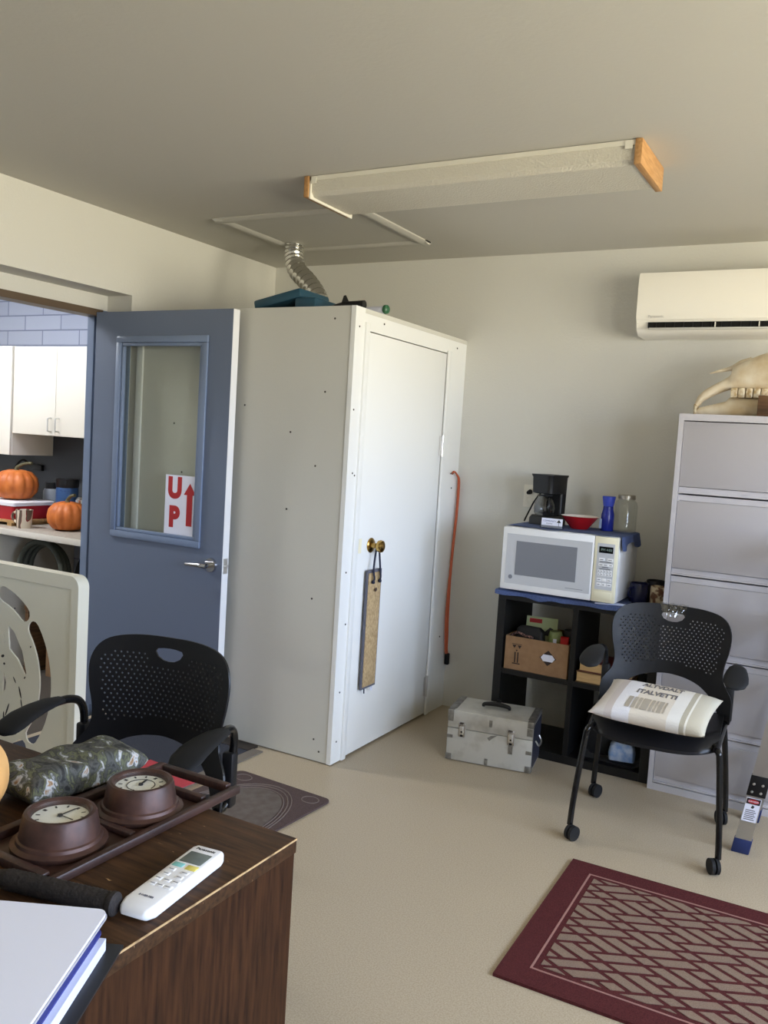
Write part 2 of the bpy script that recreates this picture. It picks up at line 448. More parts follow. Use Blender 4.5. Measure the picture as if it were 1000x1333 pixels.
def Rx(a): return Matrix.Rotation(a, 4, 'X')
def Ry(a): return Matrix.Rotation(a, 4, 'Y')
def circle(cx, cy, r, n=8, a0=0.): return [(cx+r*math.cos(a0+2*PI*i/n), cy+r*math.sin(a0+2*PI*i/n)) for i in range(n)]

# ------------------------------------------------------------------ the room
H = 2.422
XR, YF = 5.3, -6.0            # right wall, front wall (behind the camera)
struct(MB().box(0, XR, YF, 0, -.2, 0).build('floor', floor_m))
struct(MB().box(-.26, XR+.2, YF-.2, .2, H, H+.15).build('ceiling', ceil_m))
struct(MB().box(-.0, XR+.2, 0, .2, -.2, H).build('wall_back', wall_m))
w = MB()
w.box(-.26, 0, -1.147, .2, -.2, H)                       # beside the doorway
w.box(-.26, 0, -2.5, -1.147, 2.058, H)                   # above the recess
w.box(-.26, -.165, -2.5, -1.147, 1.985, 2.058)           # header inside the recess
w.box(-.26, 0, YF, -2.5, -.2, H)
w.box(-.26, -.165, -2.5, -2.17, -.2, 1.985)
struct(w.build('wall_left', wall_m))
# right wall with unseen window openings invented for the daylight; front wall behind the camera
WY = [(-4.9,-3.7), (-3.3,-2.15), (-2.0,-.8)]; WZ = (.90, 2.15)
w = MB()
w.box(XR, XR+.2, YF-.2, 0, -.2, WZ[0]).box(XR, XR+.2, YF-.2, 0, WZ[1], H)
w.box(XR, XR+.2, WY[2][1], 0, WZ[0], WZ[1]).box(XR, XR+.2, WY[0][1], WY[1][0], WZ[0], WZ[1]).box(XR, XR+.2, WY[1][1], WY[2][0], WZ[0], WZ[1]).box(XR, XR+.2, YF-.2, WY[0][0], WZ[0], WZ[1])
struct(w.build('wall_right', wall_m))
w = MB()
w.box(-.26, XR, YF-.2, YF, -.2, H)
struct(w.build('wall_front', wall_m))
def window(name, a0, a1, z0, z1, axis, pos):
    f = MB(); t = .045
    def bx(p0, p1, q0, q1, d0, d1):
        if axis == 'x': f.box(pos+d0, pos+d1, p0, p1, q0, q1)
        else: f.box(p0, p1, pos-d1, pos-d0, q0, q1)
    m = (a0+a1)/2
    for p in ((a0, a1, z0, z0+t), (a0, a1, z1-t, z1), (a0, a0+t, z0+t, z1-t), (a1-t, a1, z0+t, z1-t), (m-.02, m+.02, z0+t, z1-t)):
        bx(*p, .06, .12)
    o = struct(f.build(name, white_m))
    g = MB()
    if axis == 'x': g.box(pos+.085, pos+.09, a0+t, a1-t, z0+t, z1-t)
    else: g.box(a0+t, a1-t, pos-.09, pos-.085, z0+t, z1-t)
    g.build('pane', thin_m, o)
    return o
window('unseen_window_1', WY[0][0], WY[0][1], *WZ, 'x', XR)
window('unseen_window_2', WY[1][0], WY[1][1], *WZ, 'x', XR)
window('unseen_window_3', WY[2][0], WY[2][1], *WZ, 'x', XR)

# steel door frame in the left wall
jf = MB()
jf.box(-.25, -.165, -1.178, -1.147, -.15, 1.985).box(-.25, -.165, -2.17, -2.14, -.15, 1.985)
jf.box(-.25, -.205, -1.192, -1.178, -.15, 1.955)
tr = struct(jf.build('trim_1', doortrim_m)); tr['label'] = 'blue steel door frame'
MB().box(-.25, -.158, -2.14, -1.18, 1.952, 1.985).build('frame_head', rust_m, tr)
hg = MB().box(-.166, -.158, -1.1795, -1.150, .02, 1.95)
hg.cyl((-.158, -1.186, .02), (-.158, -1.186, 1.95), .0055, n=10)
hng = hg.build('continuous_hinge', steel_m, tr)
s = MB()
for i in range(9): s.cyl((-.1585, -1.168, .12+i*.22), (-.1565, -1.168, .12+i*.22), .004, n=8)
s.build('hinge_screw', screw_m, tr)

# built-in closet in the back left corner
W, D, HC = 1.283, 1.14, 1.983
w = MB()
w.box(0, W-.02, -D, -D+.03, .005, HC)                              # face beside the blue door
w.box(0, W, -D+.03, 0, HC-.02, HC)                                # lid
w.box(W-.02, W, -D+.03, 0, .004, HC-.0201) if False else None
cl = struct(w.build('wall_closet', drywall_m))
f = MB()
f.box(W-.02, W+.002, -D-.004, -1.066, .005, HC)                   # corner board
f.box(W-.02, W, -1.066, 0, 1.893, HC-.0202)                       # top rail
f.box(W-.02, W, -.205, 0, 0, 1.893)                               # right stile
f.build('face_frame', white_m, cl)
f = MB()
f.box(W-.02, W+.012, -1.066, -1.032, .004, 1.925, bev=.003)       # raised casing strips
f.box(W+.0005, W+.012, -.236, -.200, .004, 1.905, bev=.003)
f.build('casing_strip', white_m, cl)
s = MB()
for (x, z) in [(.45,1.95),(.62,1.952),(1.18,1.93),(1.15,1.62),(.98,1.44),(1.12,1.3),(1.14,.72),(1.19,.1),(1.22,.05),(.72,1.55),(.98,1.1),(.3,1.45),(.36,1.22),(.47,1.24),(.28,1.05)]:
    s.cyl((x, -D-.0015, z), (x, -D+.001, z), .0045, n=8)
for (y, z) in [(-1.11,1.9),(-1.12,1.55),(-1.1,1.28),(-1.082,1.27),(-1.105,.85),(-1.085,.62),(-1.1,.32),(-1.105,.1),(-.12,1.93),(-.9,1.94),(-.08,1.2),(-.1,.4)]:
    s.cyl((W+.001, y, z), (W+.0035, y, z), .0042, n=8)
s.build('screw_hole', screw_m, cl)
MB().box(.05, .09, -D-.012, -D, .005, HC-.002, bev=.003).build('corner_batten', white_m, cl)

d2 = struct(MB().box(W-.03, W+.002, -1.03, -.239, .012, 1.888, bev=.002).build('door_2', white_m))
d2['label'] = 'white flush closet door with a round brass knob'
kn = MB()
KM = T(W+.002, -.906, .955) @ Ry(PI/2)
kn.lathe([(0,0),(.033,0),(.034,.004),(.028,.009),(.013,.012),(.0115,.03),(.016,.036),(.026,.043),(.029,.053),(.026,.062),(.015,.068),(0,.069)], M=KM, n=28)
k = kn.build('knob', brass_m, d2); k['label'] = 'round worn brass knob'
MB().box(W+.0015, W+.0035, -1.012, -.988, .925, .99).build('latch_plate', mwcream_m, d2)
for z in (1.42, .16):
    h = MB(); h.cyl((W+.008, -.2375, z-.055), (W+.008, -.2375, z+.055), .0065, n=10)
    h.box(W+.0025, W+.004, -.262, -.2385, z-.05, z+.05); h.build('hinge', steel_m, d2)

# the blue door, swung open in front of the closet
YN, YB = -1.225, -1.181
X0, X1, ZT = -.153, .700, 1.968
wx0, wx1, wz0, wz1 = .03, .537, .915, 1.82
d = MB()
d.box(X0, wx0, YN, YB, .012, ZT).box(wx1, X1, YN, YB, .012, ZT).box(wx0, wx1, YN, YB, .012, wz0).box(wx0, wx1, YN, YB, wz1, ZT)
d1 = struct(d.build('door_1', bluedoor_m)); d1['label'] = 'open blue steel door with a tall window'
MB().box(X1, X1+.0015, YN+.001, YB-.001, .012, ZT).build('leading_edge', edge_m, d1)['label'] = 'white door edge'
def ring(mb, a0, a1, b0, b1, wd, y0, y1):
    mb.box(a0-wd, a1+wd, y0, y1, b1, b1+wd, bev=.004).box(a0-wd, a1+wd, y0, y1, b0-wd, b0, bev=.004)
    mb.box(a0-wd, a0, y0, y1, b0, b1, bev=.004).box(a1, a1+wd, y0, y1, b0, b1, bev=.004)
wf = MB(); ring(wf, wx0, wx1, wz0, wz1, .032, YN-.012, YN+.0); ring(wf, wx0+.016, wx1-.016, wz0+.016, wz1-.016, .016, YN-.006, YN+.012)
ring(wf, wx0, wx1, wz0, wz1, .03, YB, YB+.01)
wfo = wf.build('window_trim', doortrim_m, d1)
MB().box(wx0+.002, wx1-.002, -1.206, -1.200, wz0+.002, wz1-.002).build('pane', thin_m, d1)
lv = MB(); lz, lx = .815, .638
lv.cyl((lx, YN, lz), (lx, YN-.012, lz), .034, .031, n=28).cyl((lx, YN-.012, lz), (lx, YN-.05, lz), .012, n=16)
lv.tube([(lx+.012, YN-.05, lz), (lx-.02, YN-.054, lz), (lx-.07, YN-.052, lz-.002), (lx-.112, YN-.046, lz-.004)], [.012,.0115,.0095,.008], n=12)
lv.build('lever_handle', chrome_m, d1)['label'] = 'chrome lever handle'
MB().box(X1+.001, X1+.003, YN+.008, YB-.008, lz-.035, lz+.035).build('latch_plate', steel_m, d1)
MB().cyl((X1+.002, (YN+YB)/2, lz), (X1+.012, (YN+YB)/2, lz), .008, n=12).build('latch_bolt', steel_m, d1)

# UP sign taped to the glass
sg = thing('paper_sign', (.43, -1.2065, .92), 0, 'white paper sign with red UP lettering and arrow taped on door glass', 'sign')
MB().box(-.104, .104, -.002, 0, 0, .288).build('paper', paper_m, sg)
SM = lambda x, z: plane_M((x, -.0022, z), (1,0,0), (0,0,1))
text_mesh('U', .128, SM(-.045, .224), 'letter', signred_m, sg, bold=.008, sx=.92)
text_mesh('P', .128, SM(-.045, .088), 'letter', signred_m, sg, bold=.008, sx=.92)
MB().prism([(.031,.055),(.065,.055),(.065,.2),(.084,.2),(.048,.254),(.012,.2),(.031,.2)], 0, .0008, M=plane_M((0,-.0022,0),(1,0,0),(0,0,1))).build('arrow', signred_m, sg)

# ------------------------------------------------------------------ ceiling things
FXa, FXb, FYa, FYb, FZb = 1.235, 2.475, -1.452, -1.152, 2.346
lf = thing('fluorescent_ceiling_light', (1.85, -1.30, H), 0, 'long unlit fluorescent ceiling light with oak end caps', 'ceiling light')
ox, oy = -1.85, 1.30
def lb(mb, x0, x1, y0, y1, z0, z1, bev=0.): return mb.box(x0+ox, x1+ox, y0+oy, y1+oy, z0-H, z1-H, bev)
lb(MB(), FXa, FXb, FYa, FYb, H-.022, H-.001).build('housing', fix_m, lf)
sec = []
for x in (FXa+.006, FXb-.0005):
    sec.append([(x+ox, y+oy, z-H) for y, z in [(FYa-.001,H-.018),(FYa+.004,FZb+.016),(FYa+.018,FZb+.002),(FYa+.05,FZb),(FYb-.05,FZb),(FYb-.018,FZb+.002),(FYb-.004,FZb+.016),(FYb+.001,H-.018)]])
MB().loft(sec).build('diffuser', diff_m, lf)
e = MB()
lb(e, FXa, FXa+.006, FYa-.006, FYb+.004, FZb-.009, H-.001)
lb(e, FXa, FXb, FYa-.006, FYa-.001, H-.018, H-.002)
e.build('metal_trim', fix_m, lf)
for x0, x1 in ((FXa-.022, FXa-.0005), (FXb+.0005, FXb+.024)):
    lb(MB(), x0, x1, FYa-.012, FYb+.006, FZb-.004, H-.001, .002).build('end_cap', oak_m, lf)['label'] = 'oak end cap'
for x in (FXa+.02, FXb-.02): lb(MB(), x-.012, x+.012, FYa-.009, FYa-.0062, H-.03, H-.006).build('clip', fix_m, lf)

ht = thing('attic_hatch', (.8, -.75, H-.001), 0, 'square painted ceiling hatch with moulded trim above the closet', 'hatch')
hx0, hx1, hy0, hy1 = .405, 1.215, -1.055, -.36
def strip(horizontal, a0, a1, c0, c1):
    m = MB(); prof = [(0,0),(0,-.006),(.3,-.016),(.75,-.014),(1,-.004),(1,0)]
    secs = []
    for a in (a0, a1):
        secs.append([((a-.8, c0+(c1-c0)*p+.75, q) if horizontal else (c0+(c1-c0)*p-.8, a+.75, q)) for p, q in prof])
    m.loft(secs); return m.build('trim', ceil_m, ht)
strip(True, hx0, hx1, hy0, hy0+.065); strip(True, hx0, hx1, hy1, hy1-.065)
strip(False, hy0+.003, hy1-.003, hx0, hx0+.065); strip(False, hy0+.003, hy1-.003, hx1, hx1-.065)
MB().box(hx0+.05-.8, hx1-.05-.8, hy0+.05+.75, hy1-.05+.75, -.004, -.0005).build('panel', ceil_m, ht)

# flexible duct from the hatch down to the closet lid: ribbed tube
dp = [(.505,-.52,2.418),(.507,-.525,2.36),(.545,-.55,2.28),(.655,-.60,2.20),(.735,-.625,2.12),(.765,-.635,2.05),(.772,-.64,1.985)]
dd = MB(); P = [Vector(p) for p in dp]; Q = []
for i in range(len(P)-1):
    g = lambda k: P[max(0, min(len(P)-1, k))]
    for s in range(14):
        t = s/14; p0,p1,p2,p3 = g(i-1),g(i),g(i+1),g(i+2)
        Q.append(.5*((2*p1)+(p2-p0)*t+(2*p0-5*p1+4*p2-p3)*t*t+(3*p1-p0-3*p2+p3)*t**3))
Q.append(P[-1])
dd.tube(Q, [.042 if i % 4 < 2 else .050 for i in range(len(Q))], n=26, smooth=False)
tag(dd.build('flexible_duct', duct_m, angle=80), 'crinkled silver flexible duct rising from closet top into ceiling hatch', 'duct')

# things lying on the closet
tb2 = thing('teal_storage_box', (.85,-.97,HC), 0, 'teal plastic box tilted on closet top beside the duct', 'box')
b_ = MB().box(-.14, .12, -.12, .12, .030, .072, bev=.010, M=Ry(-.20)); b_.build('body', teal_m, tb2)
MB().box(.08, .19, -.12, .12, 0, .050, bev=.008).build('base', teal_m, tb2)
tk = thing('black_tube_tool', (1.05,-1.03,HC), 0, 'black tube with a small fin lying on closet top', 'tool')
MB().tube([(-.03,.02,.006),(.02,.01,.009),(.06,0,.014),(.10,0,.020)], [.006,.009,.013,.017], n=14).build('grip', black_m, tk)
MB().cyl((.10,0,.020),(.205,0,.0215),.017,.0185,n=22).build('barrel', black_m, tk)
MB().prism([(.085,.022),(.125,.035),(.107,.064),(.099,.062)], -.003, .003, M=Rx(PI/2)).build('fin', black_m, tk)
pr = thing('paper_roll', (1.17,-.89,HC), -.1, 'white paper roll with a green end lying on closet top', 'paper roll')
MB().cyl((-.15,0,.018),(.11,0,.018),.018,n=24).build('roll', paper_m, pr)
MB().lathe([(0,0),(.017,0),(.021,.006),(.019,.018),(.010,.024),(0,.024)], M=T(.1102,0,.021)@Ry(PI/2), n=10).build('end_cap', mat('green_foil',(46,96,64),.4), pr)['label'] = 'green crumpled end'

# ------------------------------------------------------------------ wall air conditioner
ac = thing('air_conditioner', (2.62, 0, 1.985), 0, 'white split air conditioner mounted high on the back wall', 'air conditioner')
aw = .405
prof = [(-.001,0),(-.14,0),(-.178,.022),(-.192,.05),(-.205,.09),(-.205,.24),(-.196,.272),(-.18,.28),(-.001,.28)]
sl = [[(x, y, z) for y, z in prof] for x in (-aw, aw)]
MB().loft(sl).build('housing', ac_m, ac)
fp = [(-.2045,.066),(-.2115,.09),(-.2115,.243),(-.2,.2765),(-.196,.272),(-.205,.24),(-.205,.09),(-.198,.066)]
MB().loft([[(x, y, z) for y, z in fp] for x in (-aw+.001, aw-.001)]).build('front_panel', ac_m, ac)
MB().box(-aw+.055, aw-.055, -.2005, -.17, .030, .054).build('air_slot', hole_m, ac)
for i in range(16): MB().box(-aw+.09+i*.04, -aw+.094+i*.04, -.204, -.2006, .031, .053).build('vane', black_m, ac)
MB().box(-aw+.06, aw-.06, -.2075, -.196, .020, .029, bev=.003).build('louver', acgrey_m, ac)
for x in (-.26+.03-.17, -.06, .12): MB().box(x, x+.004, -.2075, -.2, .030, .052).build('louver_hook', ac_m, ac)
text_mesh('Panasonic', .018, plane_M((-aw+.09, -.212, .078), (1,0,0), (0,0,1)), 'logo', acgrey_m, ac)

# ------------------------------------------------------------------ lateral filing cabinet
CX0, CX1, CY0, CH = 2.4998, 3.414, -.497, 1.616
fc = thing('filing_cabinet', (CX0, CY0, 0), 0, 'tall grey steel lateral filing cabinet with five wide drawers', 'filing cabinet')
cw, cd = CX1-CX0, .46
b_ = MB()
b_.box(0, .02, 0, cd, 0, CH).box(cw-.02, cw, 0, cd, 0, CH).box(.02, cw-.02, 0, cd, CH-.028, CH).box(.02, cw-.02, .0, cd, 0, .03).box(.02, cw-.02, cd-.02, cd, .03, CH-.028)
b_.build('body', cab_m, fc)
zs = [(.034,.280),(.284,.600),(.604,.935),(.939,1.280),(1.284,1.586)]
for i, (z0, z1) in enumerate(zs):
    dm = MB()
    dm.box(.0215, cw-.0215, .004, .03, z0+.028, z1-.002-(.026 if i < 4 else 0), bev=.002)
    dr = dm.build('drawer', cabd_m, fc)
    l = MB(); l.box(.0215, cw-.0215, .012, .03, z0, z0+.026)
    l.box(.0215, cw-.0215, .001, .012, z0, z0+.006)
    if i < 4: l.box(.0215, cw-.0215, .010, .03, z1-.027, z1-.003)
    l.build('finger_pull', cab_m, dr)

# horse skull on the cabinet
sk = thing('horse_skull', (2.8, -.30, CH), 0, 'bleached horse skull resting on top of the filing cabinet', 'skull')
def oval(x, zt, zb, hw, n=16, p=.8):
    cz, hz = (zt+zb)/2, (zt-zb)/2
    out = []
    for i in range(n):
        a = 2*PI*i/n; c, s = math.cos(a), math.sin(a)
        out.append((x-2.8, hw*math.copysign(abs(c)**p, c), cz-CH+hz*math.copysign(abs(s)**p, s)))
    return out
MB().loft([oval(2.526,1.678,1.642,.022), oval(2.536,1.704,1.656,.030), oval(2.56,1.730,1.684,.034), oval(2.60,1.756,1.708,.034), oval(2.635,1.776,1.724,.034), oval(2.655,1.790,1.731,.036), oval(2.664,1.803,1.733,.040), oval(2.668,1.835,1.734,.044),
           oval(2.70,1.850,1.732,.05), oval(2.76,1.878,1.728,.062), oval(2.83,1.905,1.728,.075), oval(2.92,1.925,1.74,.09), oval(3.0,1.93,1.77,.085), oval(3.07,1.90,1.80,.055), oval(3.10,1.87,1.83,.03)]).build('cranium', bone_m, sk, angle=60)
MB().tube([(-.06,0,.232),(-.10,0,.222),(-.128,0,.2125),(-.15,0,.2055),(-.19,0,.1955),(-.226,0,.186)], [.026,.022,.013,.009,.006,.0015], n=12).build('nasal_bone', bone_m, sk)
MB().loft([oval(2.53,1.643,1.622,.022), oval(2.55,1.656,1.618,.030), oval(2.60,1.670,1.617,.032), oval(2.65,1.684,1.617,.036), oval(2.664,1.700,1.617,.04), oval(2.75,1.703,1.617,.046),
           oval(2.85,1.708,1.617,.055), oval(2.93,1.72,1.618,.062), oval(3.0,1.78,1.63,.066), oval(3.04,1.80,1.69,.05)]).build('mandible', bone_m, sk, angle=60)
for s_, zb, zt in ((1, 1.640, 1.668), (-1, 1.622, 1.645)):
    for k in range(5):
        a = (k-2)*.5
        x = 2.538-.012*math.cos(a); y = .024*math.sin(a)
        MB().box(x-2.8-.006, x-2.8+.006, y-.0055, y+.0055, zb-CH, zt-CH, bev=.003).build('incisor', tooth_m, sk)
for side in (-1, 1):
    for k in range(6):
        MB().box(2.672+k*.03-2.8, 2.698+k*.03-2.8, side*.042-.012+(.0), side*.042+.012, 1.698-CH, 1.738-CH, bev=.004).build('molar', tooth_m, sk)
MB().tube([(.17+.035*math.cos(a), -.086, .235+.03*math.sin(a)) for a in [i*PI/5 for i in range(10)]], .009, n=8, closed=True).build('eye_rim', bone_m, sk)
MB().lathe([(0,.0),(.03,.0),(.026,.006),(0,.008)], M=T(.17,-.083,.235)@Rx(PI/2), n=16).build('eye_socket', hole_m, sk)
MB().tube([(.12,-.075,.15),(.18,-.098,.185),(.26,-.09,.205)], [.012,.014,.012], n=10).build('cheek_bone', bone_m, sk)
tag(MB().box(2.79, 2.93, -.43, -.375, CH, CH+.088, bev=.002).build('wooden_block', brownwood_m), 'brown wooden block standing in front of the skull jaw', 'block')

# ------------------------------------------------------------------ bookcase and what stands on it
SX0, SX1, SY0, SY1, SH = 1.739, 2.489, -.45, -.06, .758
bc = thing('cube_bookcase', (SX0, SY0, 0), 0, 'low black open bookcase of four cubes under the microwave', 'bookcase')
sw, sd = SX1-SX0, SY1-SY0
for x in (0, sw-.038): MB().box(x, x+.038, 0, sd, 0, SH-.0382).build('side_panel', shelf_m, bc)
MB().box(0, sw, 0, sd, SH-.038, SH).build('top_panel', shelf_m, bc)
MB().box(.0385, sw-.0385, 0, sd, 0, .038).build('bottom_panel', shelf_m, bc)
MB().box(sw/2-.012, sw/2+.012, .002, sd, .0385, SH-.0385).build('divider', shelf_m, bc)
SZ = .378
for x0, x1 in ((.0385, sw/2-.0125), (sw/2+.0125, sw-.0385)): MB().box(x0, x1, .002, sd, SZ-.012, SZ+.012).build('shelf', shelf_m, bc)
SB = SZ+.012

# blue cloth under the microwave, its front hanging over
def undercloth(u, v):
    x = 1.722+u*.60; dd_ = v*.44
    y = -.06-dd_
    z = SH+.0045
    if y < SY0-.004:
        over = (SY0-.004)-y; amp = (.003+.011*max(0, math.sin(u*9-2.2)))
        z = SH+.0045-over*.42-amp*over/.046*(.5+.5*math.sin(u*23)); y = SY0-.009-.006*math.sin(u*17)*over/.046
    return (x, y, z)
c_ = MB().grid(undercloth, 60, 34)
uc = tag(c_.build('blue_cloth', cloth_m, angle=60), 'blue cloth spread under the microwave with wavy hanging edge', 'cloth')
tag(MB().tube([(2.20,-.455,SH+.005),(2.235,-.46,SH+.008),(2.30,-.43,SH+.007),(2.34,-.36,SH+.007),(2.32,-.335,SH+.006)][:3]+[(2.36,-.425,SH+.005),(2.31,-.405,SH+.006),(2.25,-.41,SH+.006)], .0045, n=8).build('folded_hem', clothw_m, uc), None)

MX0, MX1, MY0, MY1, MZ0, MZ1 = 1.748, 2.286, -.45, -.10, .767, 1.066
mw = thing('microwave_oven', (MX0, MY0, MZ0), 0, 'white microwave oven with cream edged control panel on the black bookcase', 'microwave')
mW, mD, mH = MX1-MX0, MY1-MY0, MZ1-MZ0
MB().box(0, mW, .0, mD, .004, mH, bev=.004).build('body', mw_m, mw)
for x in (.03, mW-.03):
    for y in (.04, mD-.03): MB().cyl((x, y, 0), (x, y, .0039), .012, n=10).build('foot', black_m, mw)
do = MB().box(.001, .432, -.022, -.0005, .006, mH-.002, bev=.003).build('oven_door', mw_m, mw)
MB().box(.022, .425, -.0235, -.0222, .035, mH-.032).build('door_inlay', mwgrey_m, do)
MB().box(.070, .358, -.0248, -.0237, .078, .236).build('door_window', mwwin_m, do)
MB().cyl((.05,-.0235,.066),(.05,-.0248,.066),.010,n=18).build('badge', mwwin_m, do)
MB().box(.315, .395, -.0245, -.0236, .047, .049).build('door_marking', mwwin_m, do)
cp = MB().box(.4345, mW, -.022, -.0005, .006, mH-.002, bev=.003).build('control_panel', mwcream_m, mw)
MB().box(.4475, .5245, -.0235, -.0222, .062, .268).build('key_field', mwgrey_m, cp)
MB().box(.456, .518, -.0248, -.0237, .226, .254).build('display', lcd_m, cp)
text_mesh('PM 4:03', .015, plane_M((.489,-.0251,.24),(1,0,0),(0,0,1)), 'digits', lcdt_m, cp)
for x in (.4585, .4955): MB().box(x, x+.026, -.0248, -.0237, .190, .203, bev=.0004).build('key', mwdot_m, cp)
MB().box(.4585, .5215, -.0248, -.0237, .167, .179, bev=.0004).build('key', mwdot_m, cp)
for r in range(2):
    for k in range(5): MB().box(.4555+k*.0135, .4665+k*.0135, -.0248, -.0237, .138-r*.014, .150-r*.014, bev=.0004).build('key', mwdot_m, cp)
for r in range(2):
    for k in range(3): MB().box(.4555+k*.0225, .4755+k*.0225, -.0248, -.0237, .099-r*.021, .113-r*.021, bev=.0004).build('key', mwdot_m, cp)
MB().box(.4475, .5245, -.0235, -.0222, .020, .052, bev=.0005).build('release_button', mwcream_m, cp)
for z, x0, x1 in ((.186,.463,.515),(.163,.474,.502),(.155,.462,.512),(.196,.463,.478),(.196,.50,.516),(.173,.462,.476),(.173,.482,.496),(.173,.506,.518),(.106,.459,.472),(.106,.505,.518),(.085,.459,.47),(.085,.482,.49),(.085,.505,.518)):
    MB().box(x0, x1, -.0252, -.0246, z-.0012, z+.0012).build('key_print', print_m, cp)
for r in range(2):
    for k in range(5): MB().box(.4595+k*.0135, .4625+k*.0135, -.0252, -.0246, .142-r*.014, .146-r*.014).build('key_print', print_m, cp)

# blue cloth on top of the microwave, hanging down its right side
def topcloth(u, v):
    x = 1.755+u*.60; y = -.455+v*.335 + (.012*math.sin(u*14)+.008*math.sin(u*31) if v < .5 else 0)*(1-2*v if v < .5 else 0)
    z = MZ1+.004
    if x > MX1+.003:
        ov = x-(MX1+.003); x = MX1+.008+ov*.12+.006*math.sin(v*15)*ov/.07; z = MZ1+.004-ov*(.75+.25*math.sin(v*8+1))
    return (x, y, z)
tcl = tag(MB().grid(topcloth, 48, 24).build('blue_cloth', cloth_m, angle=60), 'blue cloth draped over the microwave top and its right side', 'cloth')
TZ = MZ1+.0045

cm = thing('coffee_maker', (1.868, -.21, TZ), -.34, 'black drip coffee maker with glass carafe on the microwave', 'coffee maker')
def rrect(hx, hy, r, z, n=6, oy_=0):
    pts = []
    for cx_, cy_, a0 in ((hx-r,hy-r,0),(-hx+r,hy-r,PI/2),(-hx+r,-hy+r,PI),(hx-r,-hy+r,1.5*PI)):
        for i in range(n+1):
            a = a0+PI/2*i/n; pts.append((cx_+r*math.cos(a), cy_+oy_+r*math.sin(a), z))
    return pts
MB().loft([rrect(.082,.092,.03,0), rrect(.082,.092,.03,.03), rrect(.074,.086,.03,.042), rrect(.072,.08,.03,.045)]).build('base', black_m, cm)
MB().loft([rrect(.07,.03,.02,.04,oy_=.058), rrect(.072,.03,.02,.15,oy_=.058), rrect(.074,.032,.02,.235,oy_=.056)]).build('column', black_m, cm)
MB().loft([rrect(.062,.072,.03,.150,oy_=0), rrect(.074,.084,.03,.154), rrect(.077,.088,.03,.228), rrect(.083,.093,.03,.238), rrect(.083,.093,.03,.243)]).build('brew_head', black_m, cm)
MB().lathe([(0,.0),(.054,.0),(.062,.012),(.066,.035),(.061,.06),(.047,.083),(.040,.093),(.037,.093),(.044,.082),(.058,.058),(.0635,.035),(.059,.014),(.0,.004)], c=(0,-.034,.046), n=32).build('carafe', carafe_m, cm)
MB().lathe([(.0,.0935),(.044,.0935),(.045,.098),(.0,.099)], c=(0,-.034,.046), n=28).build('carafe_lid', black_m, cm)
MB().tube([(.048,-.05,.125),(.07,-.08,.12),(.08,-.092,.09),(.062,-.066,.062)], .007, n=10, flat=1.4).build('carafe_handle', black_m, cm)
MB().tube([(-.055,.085,.170),(-.095,.08,.168),(-.142,.05,.110),(-.158,.01,.045),(-.152,-.03,.006)], .005, n=8).build('power_cord', rubber_m, cm)

cm.scale = (.8,.8,1)
cdh = thing('card_holder', (1.955, -.40, TZ), .0, 'clear card holder with a white card in front of coffee maker', 'card holder')
MB().box(-.05, .05, -.004, -.002, .002, .046, M=Rx(-.12)).build('card', paper_m, cdh)
hd = MB(); hd.box(-.053, .053, -.012, .022, 0, .002).box(-.053, .053, -.012, -.010, .002, .014)
hd.build('holder', carafe_m, cdh)
CM_ = Rx(-.12) @ plane_M((-.012, -.0042, .033), (1,0,0), (0,0,1))
text_mesh('COMMUNITY', .0105, CM_, 'card_lettering', mat('card_ink',(90,100,150),.7), cdh)
text_mesh('forestry', .009, Rx(-.12) @ plane_M((-.012,-.0042,.022),(1,0,0),(0,0,1)), 'card_lettering', mat('card_ink_grey',(120,124,140),.7), cdh)
tm_ = MB(); tm_.lathe([(0,.014),(.011,.0),(.0075,.001),(0,.0)], M=Rx(-.12)@T(.033,-.0045,.028)@Matrix.Diagonal((1,.04,1,1)), n=12).box(.0322,.0338,-.0046,-.0042,.012,.029,M=Rx(-.12)); tm_.build('card_tree_mark', print_m, cdh)

rb = thing('serving_bowl', (2.045, -.265, TZ), 0, 'red bowl with white inside on the microwave', 'bowl')
MB().lathe([(0,0),(.038,0),(.042,.004),(.086,.058),(.088,.060)], n=40).build('outside', red_m, rb)
MB().lathe([(.0885,.0605),(.085,.060),(.041,.008),(0,.007)], n=40).build('inside', redin_m, rb)['label'] = 'white inside and rim'
bb_ = thing('squeeze_bottle', (2.162, -.215, TZ), 0, 'tall dark blue bottle between red bowl and glass jar', 'bottle')
MB().lathe([(0,0),(.028,0),(.03,.004),(.03,.075),(.024,.10),(.023,.115),(.0,.115)], n=28).build('body', bluebottle_m, bb_)
MB().lathe([(0,.115),(.024,.1155),(.030,.155),(.030,.162),(0,.162)], n=28).build('cap', mat('blue_cap',(58,76,190),.4), bb_)
MB().box(-.03, -.02, -.024, -.0, .01, .055).build('label_patch', mat('label_pale',(170,190,220),.5), bb_)
gj = thing('glass_jar', (2.232, -.165, TZ), 0, 'empty clear glass jar with tin lid on the microwave corner', 'jar')
MB().lathe([(0,.0),(.048,.0),(.053,.006),(.053,.125),(.047,.142),(.037,.15),(.037,.158),(.034,.158),(.034,.149),(.044,.140),(.05,.124),(.05,.008),(.0,.004)], n=36).build('glass_body', jar_m, gj)
MB().lathe([(0,.173),(.038,.173),(.0405,.170),(.0405,.154),(.0395,.154),(.038,.1585),(0,.1585)], n=36).build('lid', tin_m, gj)

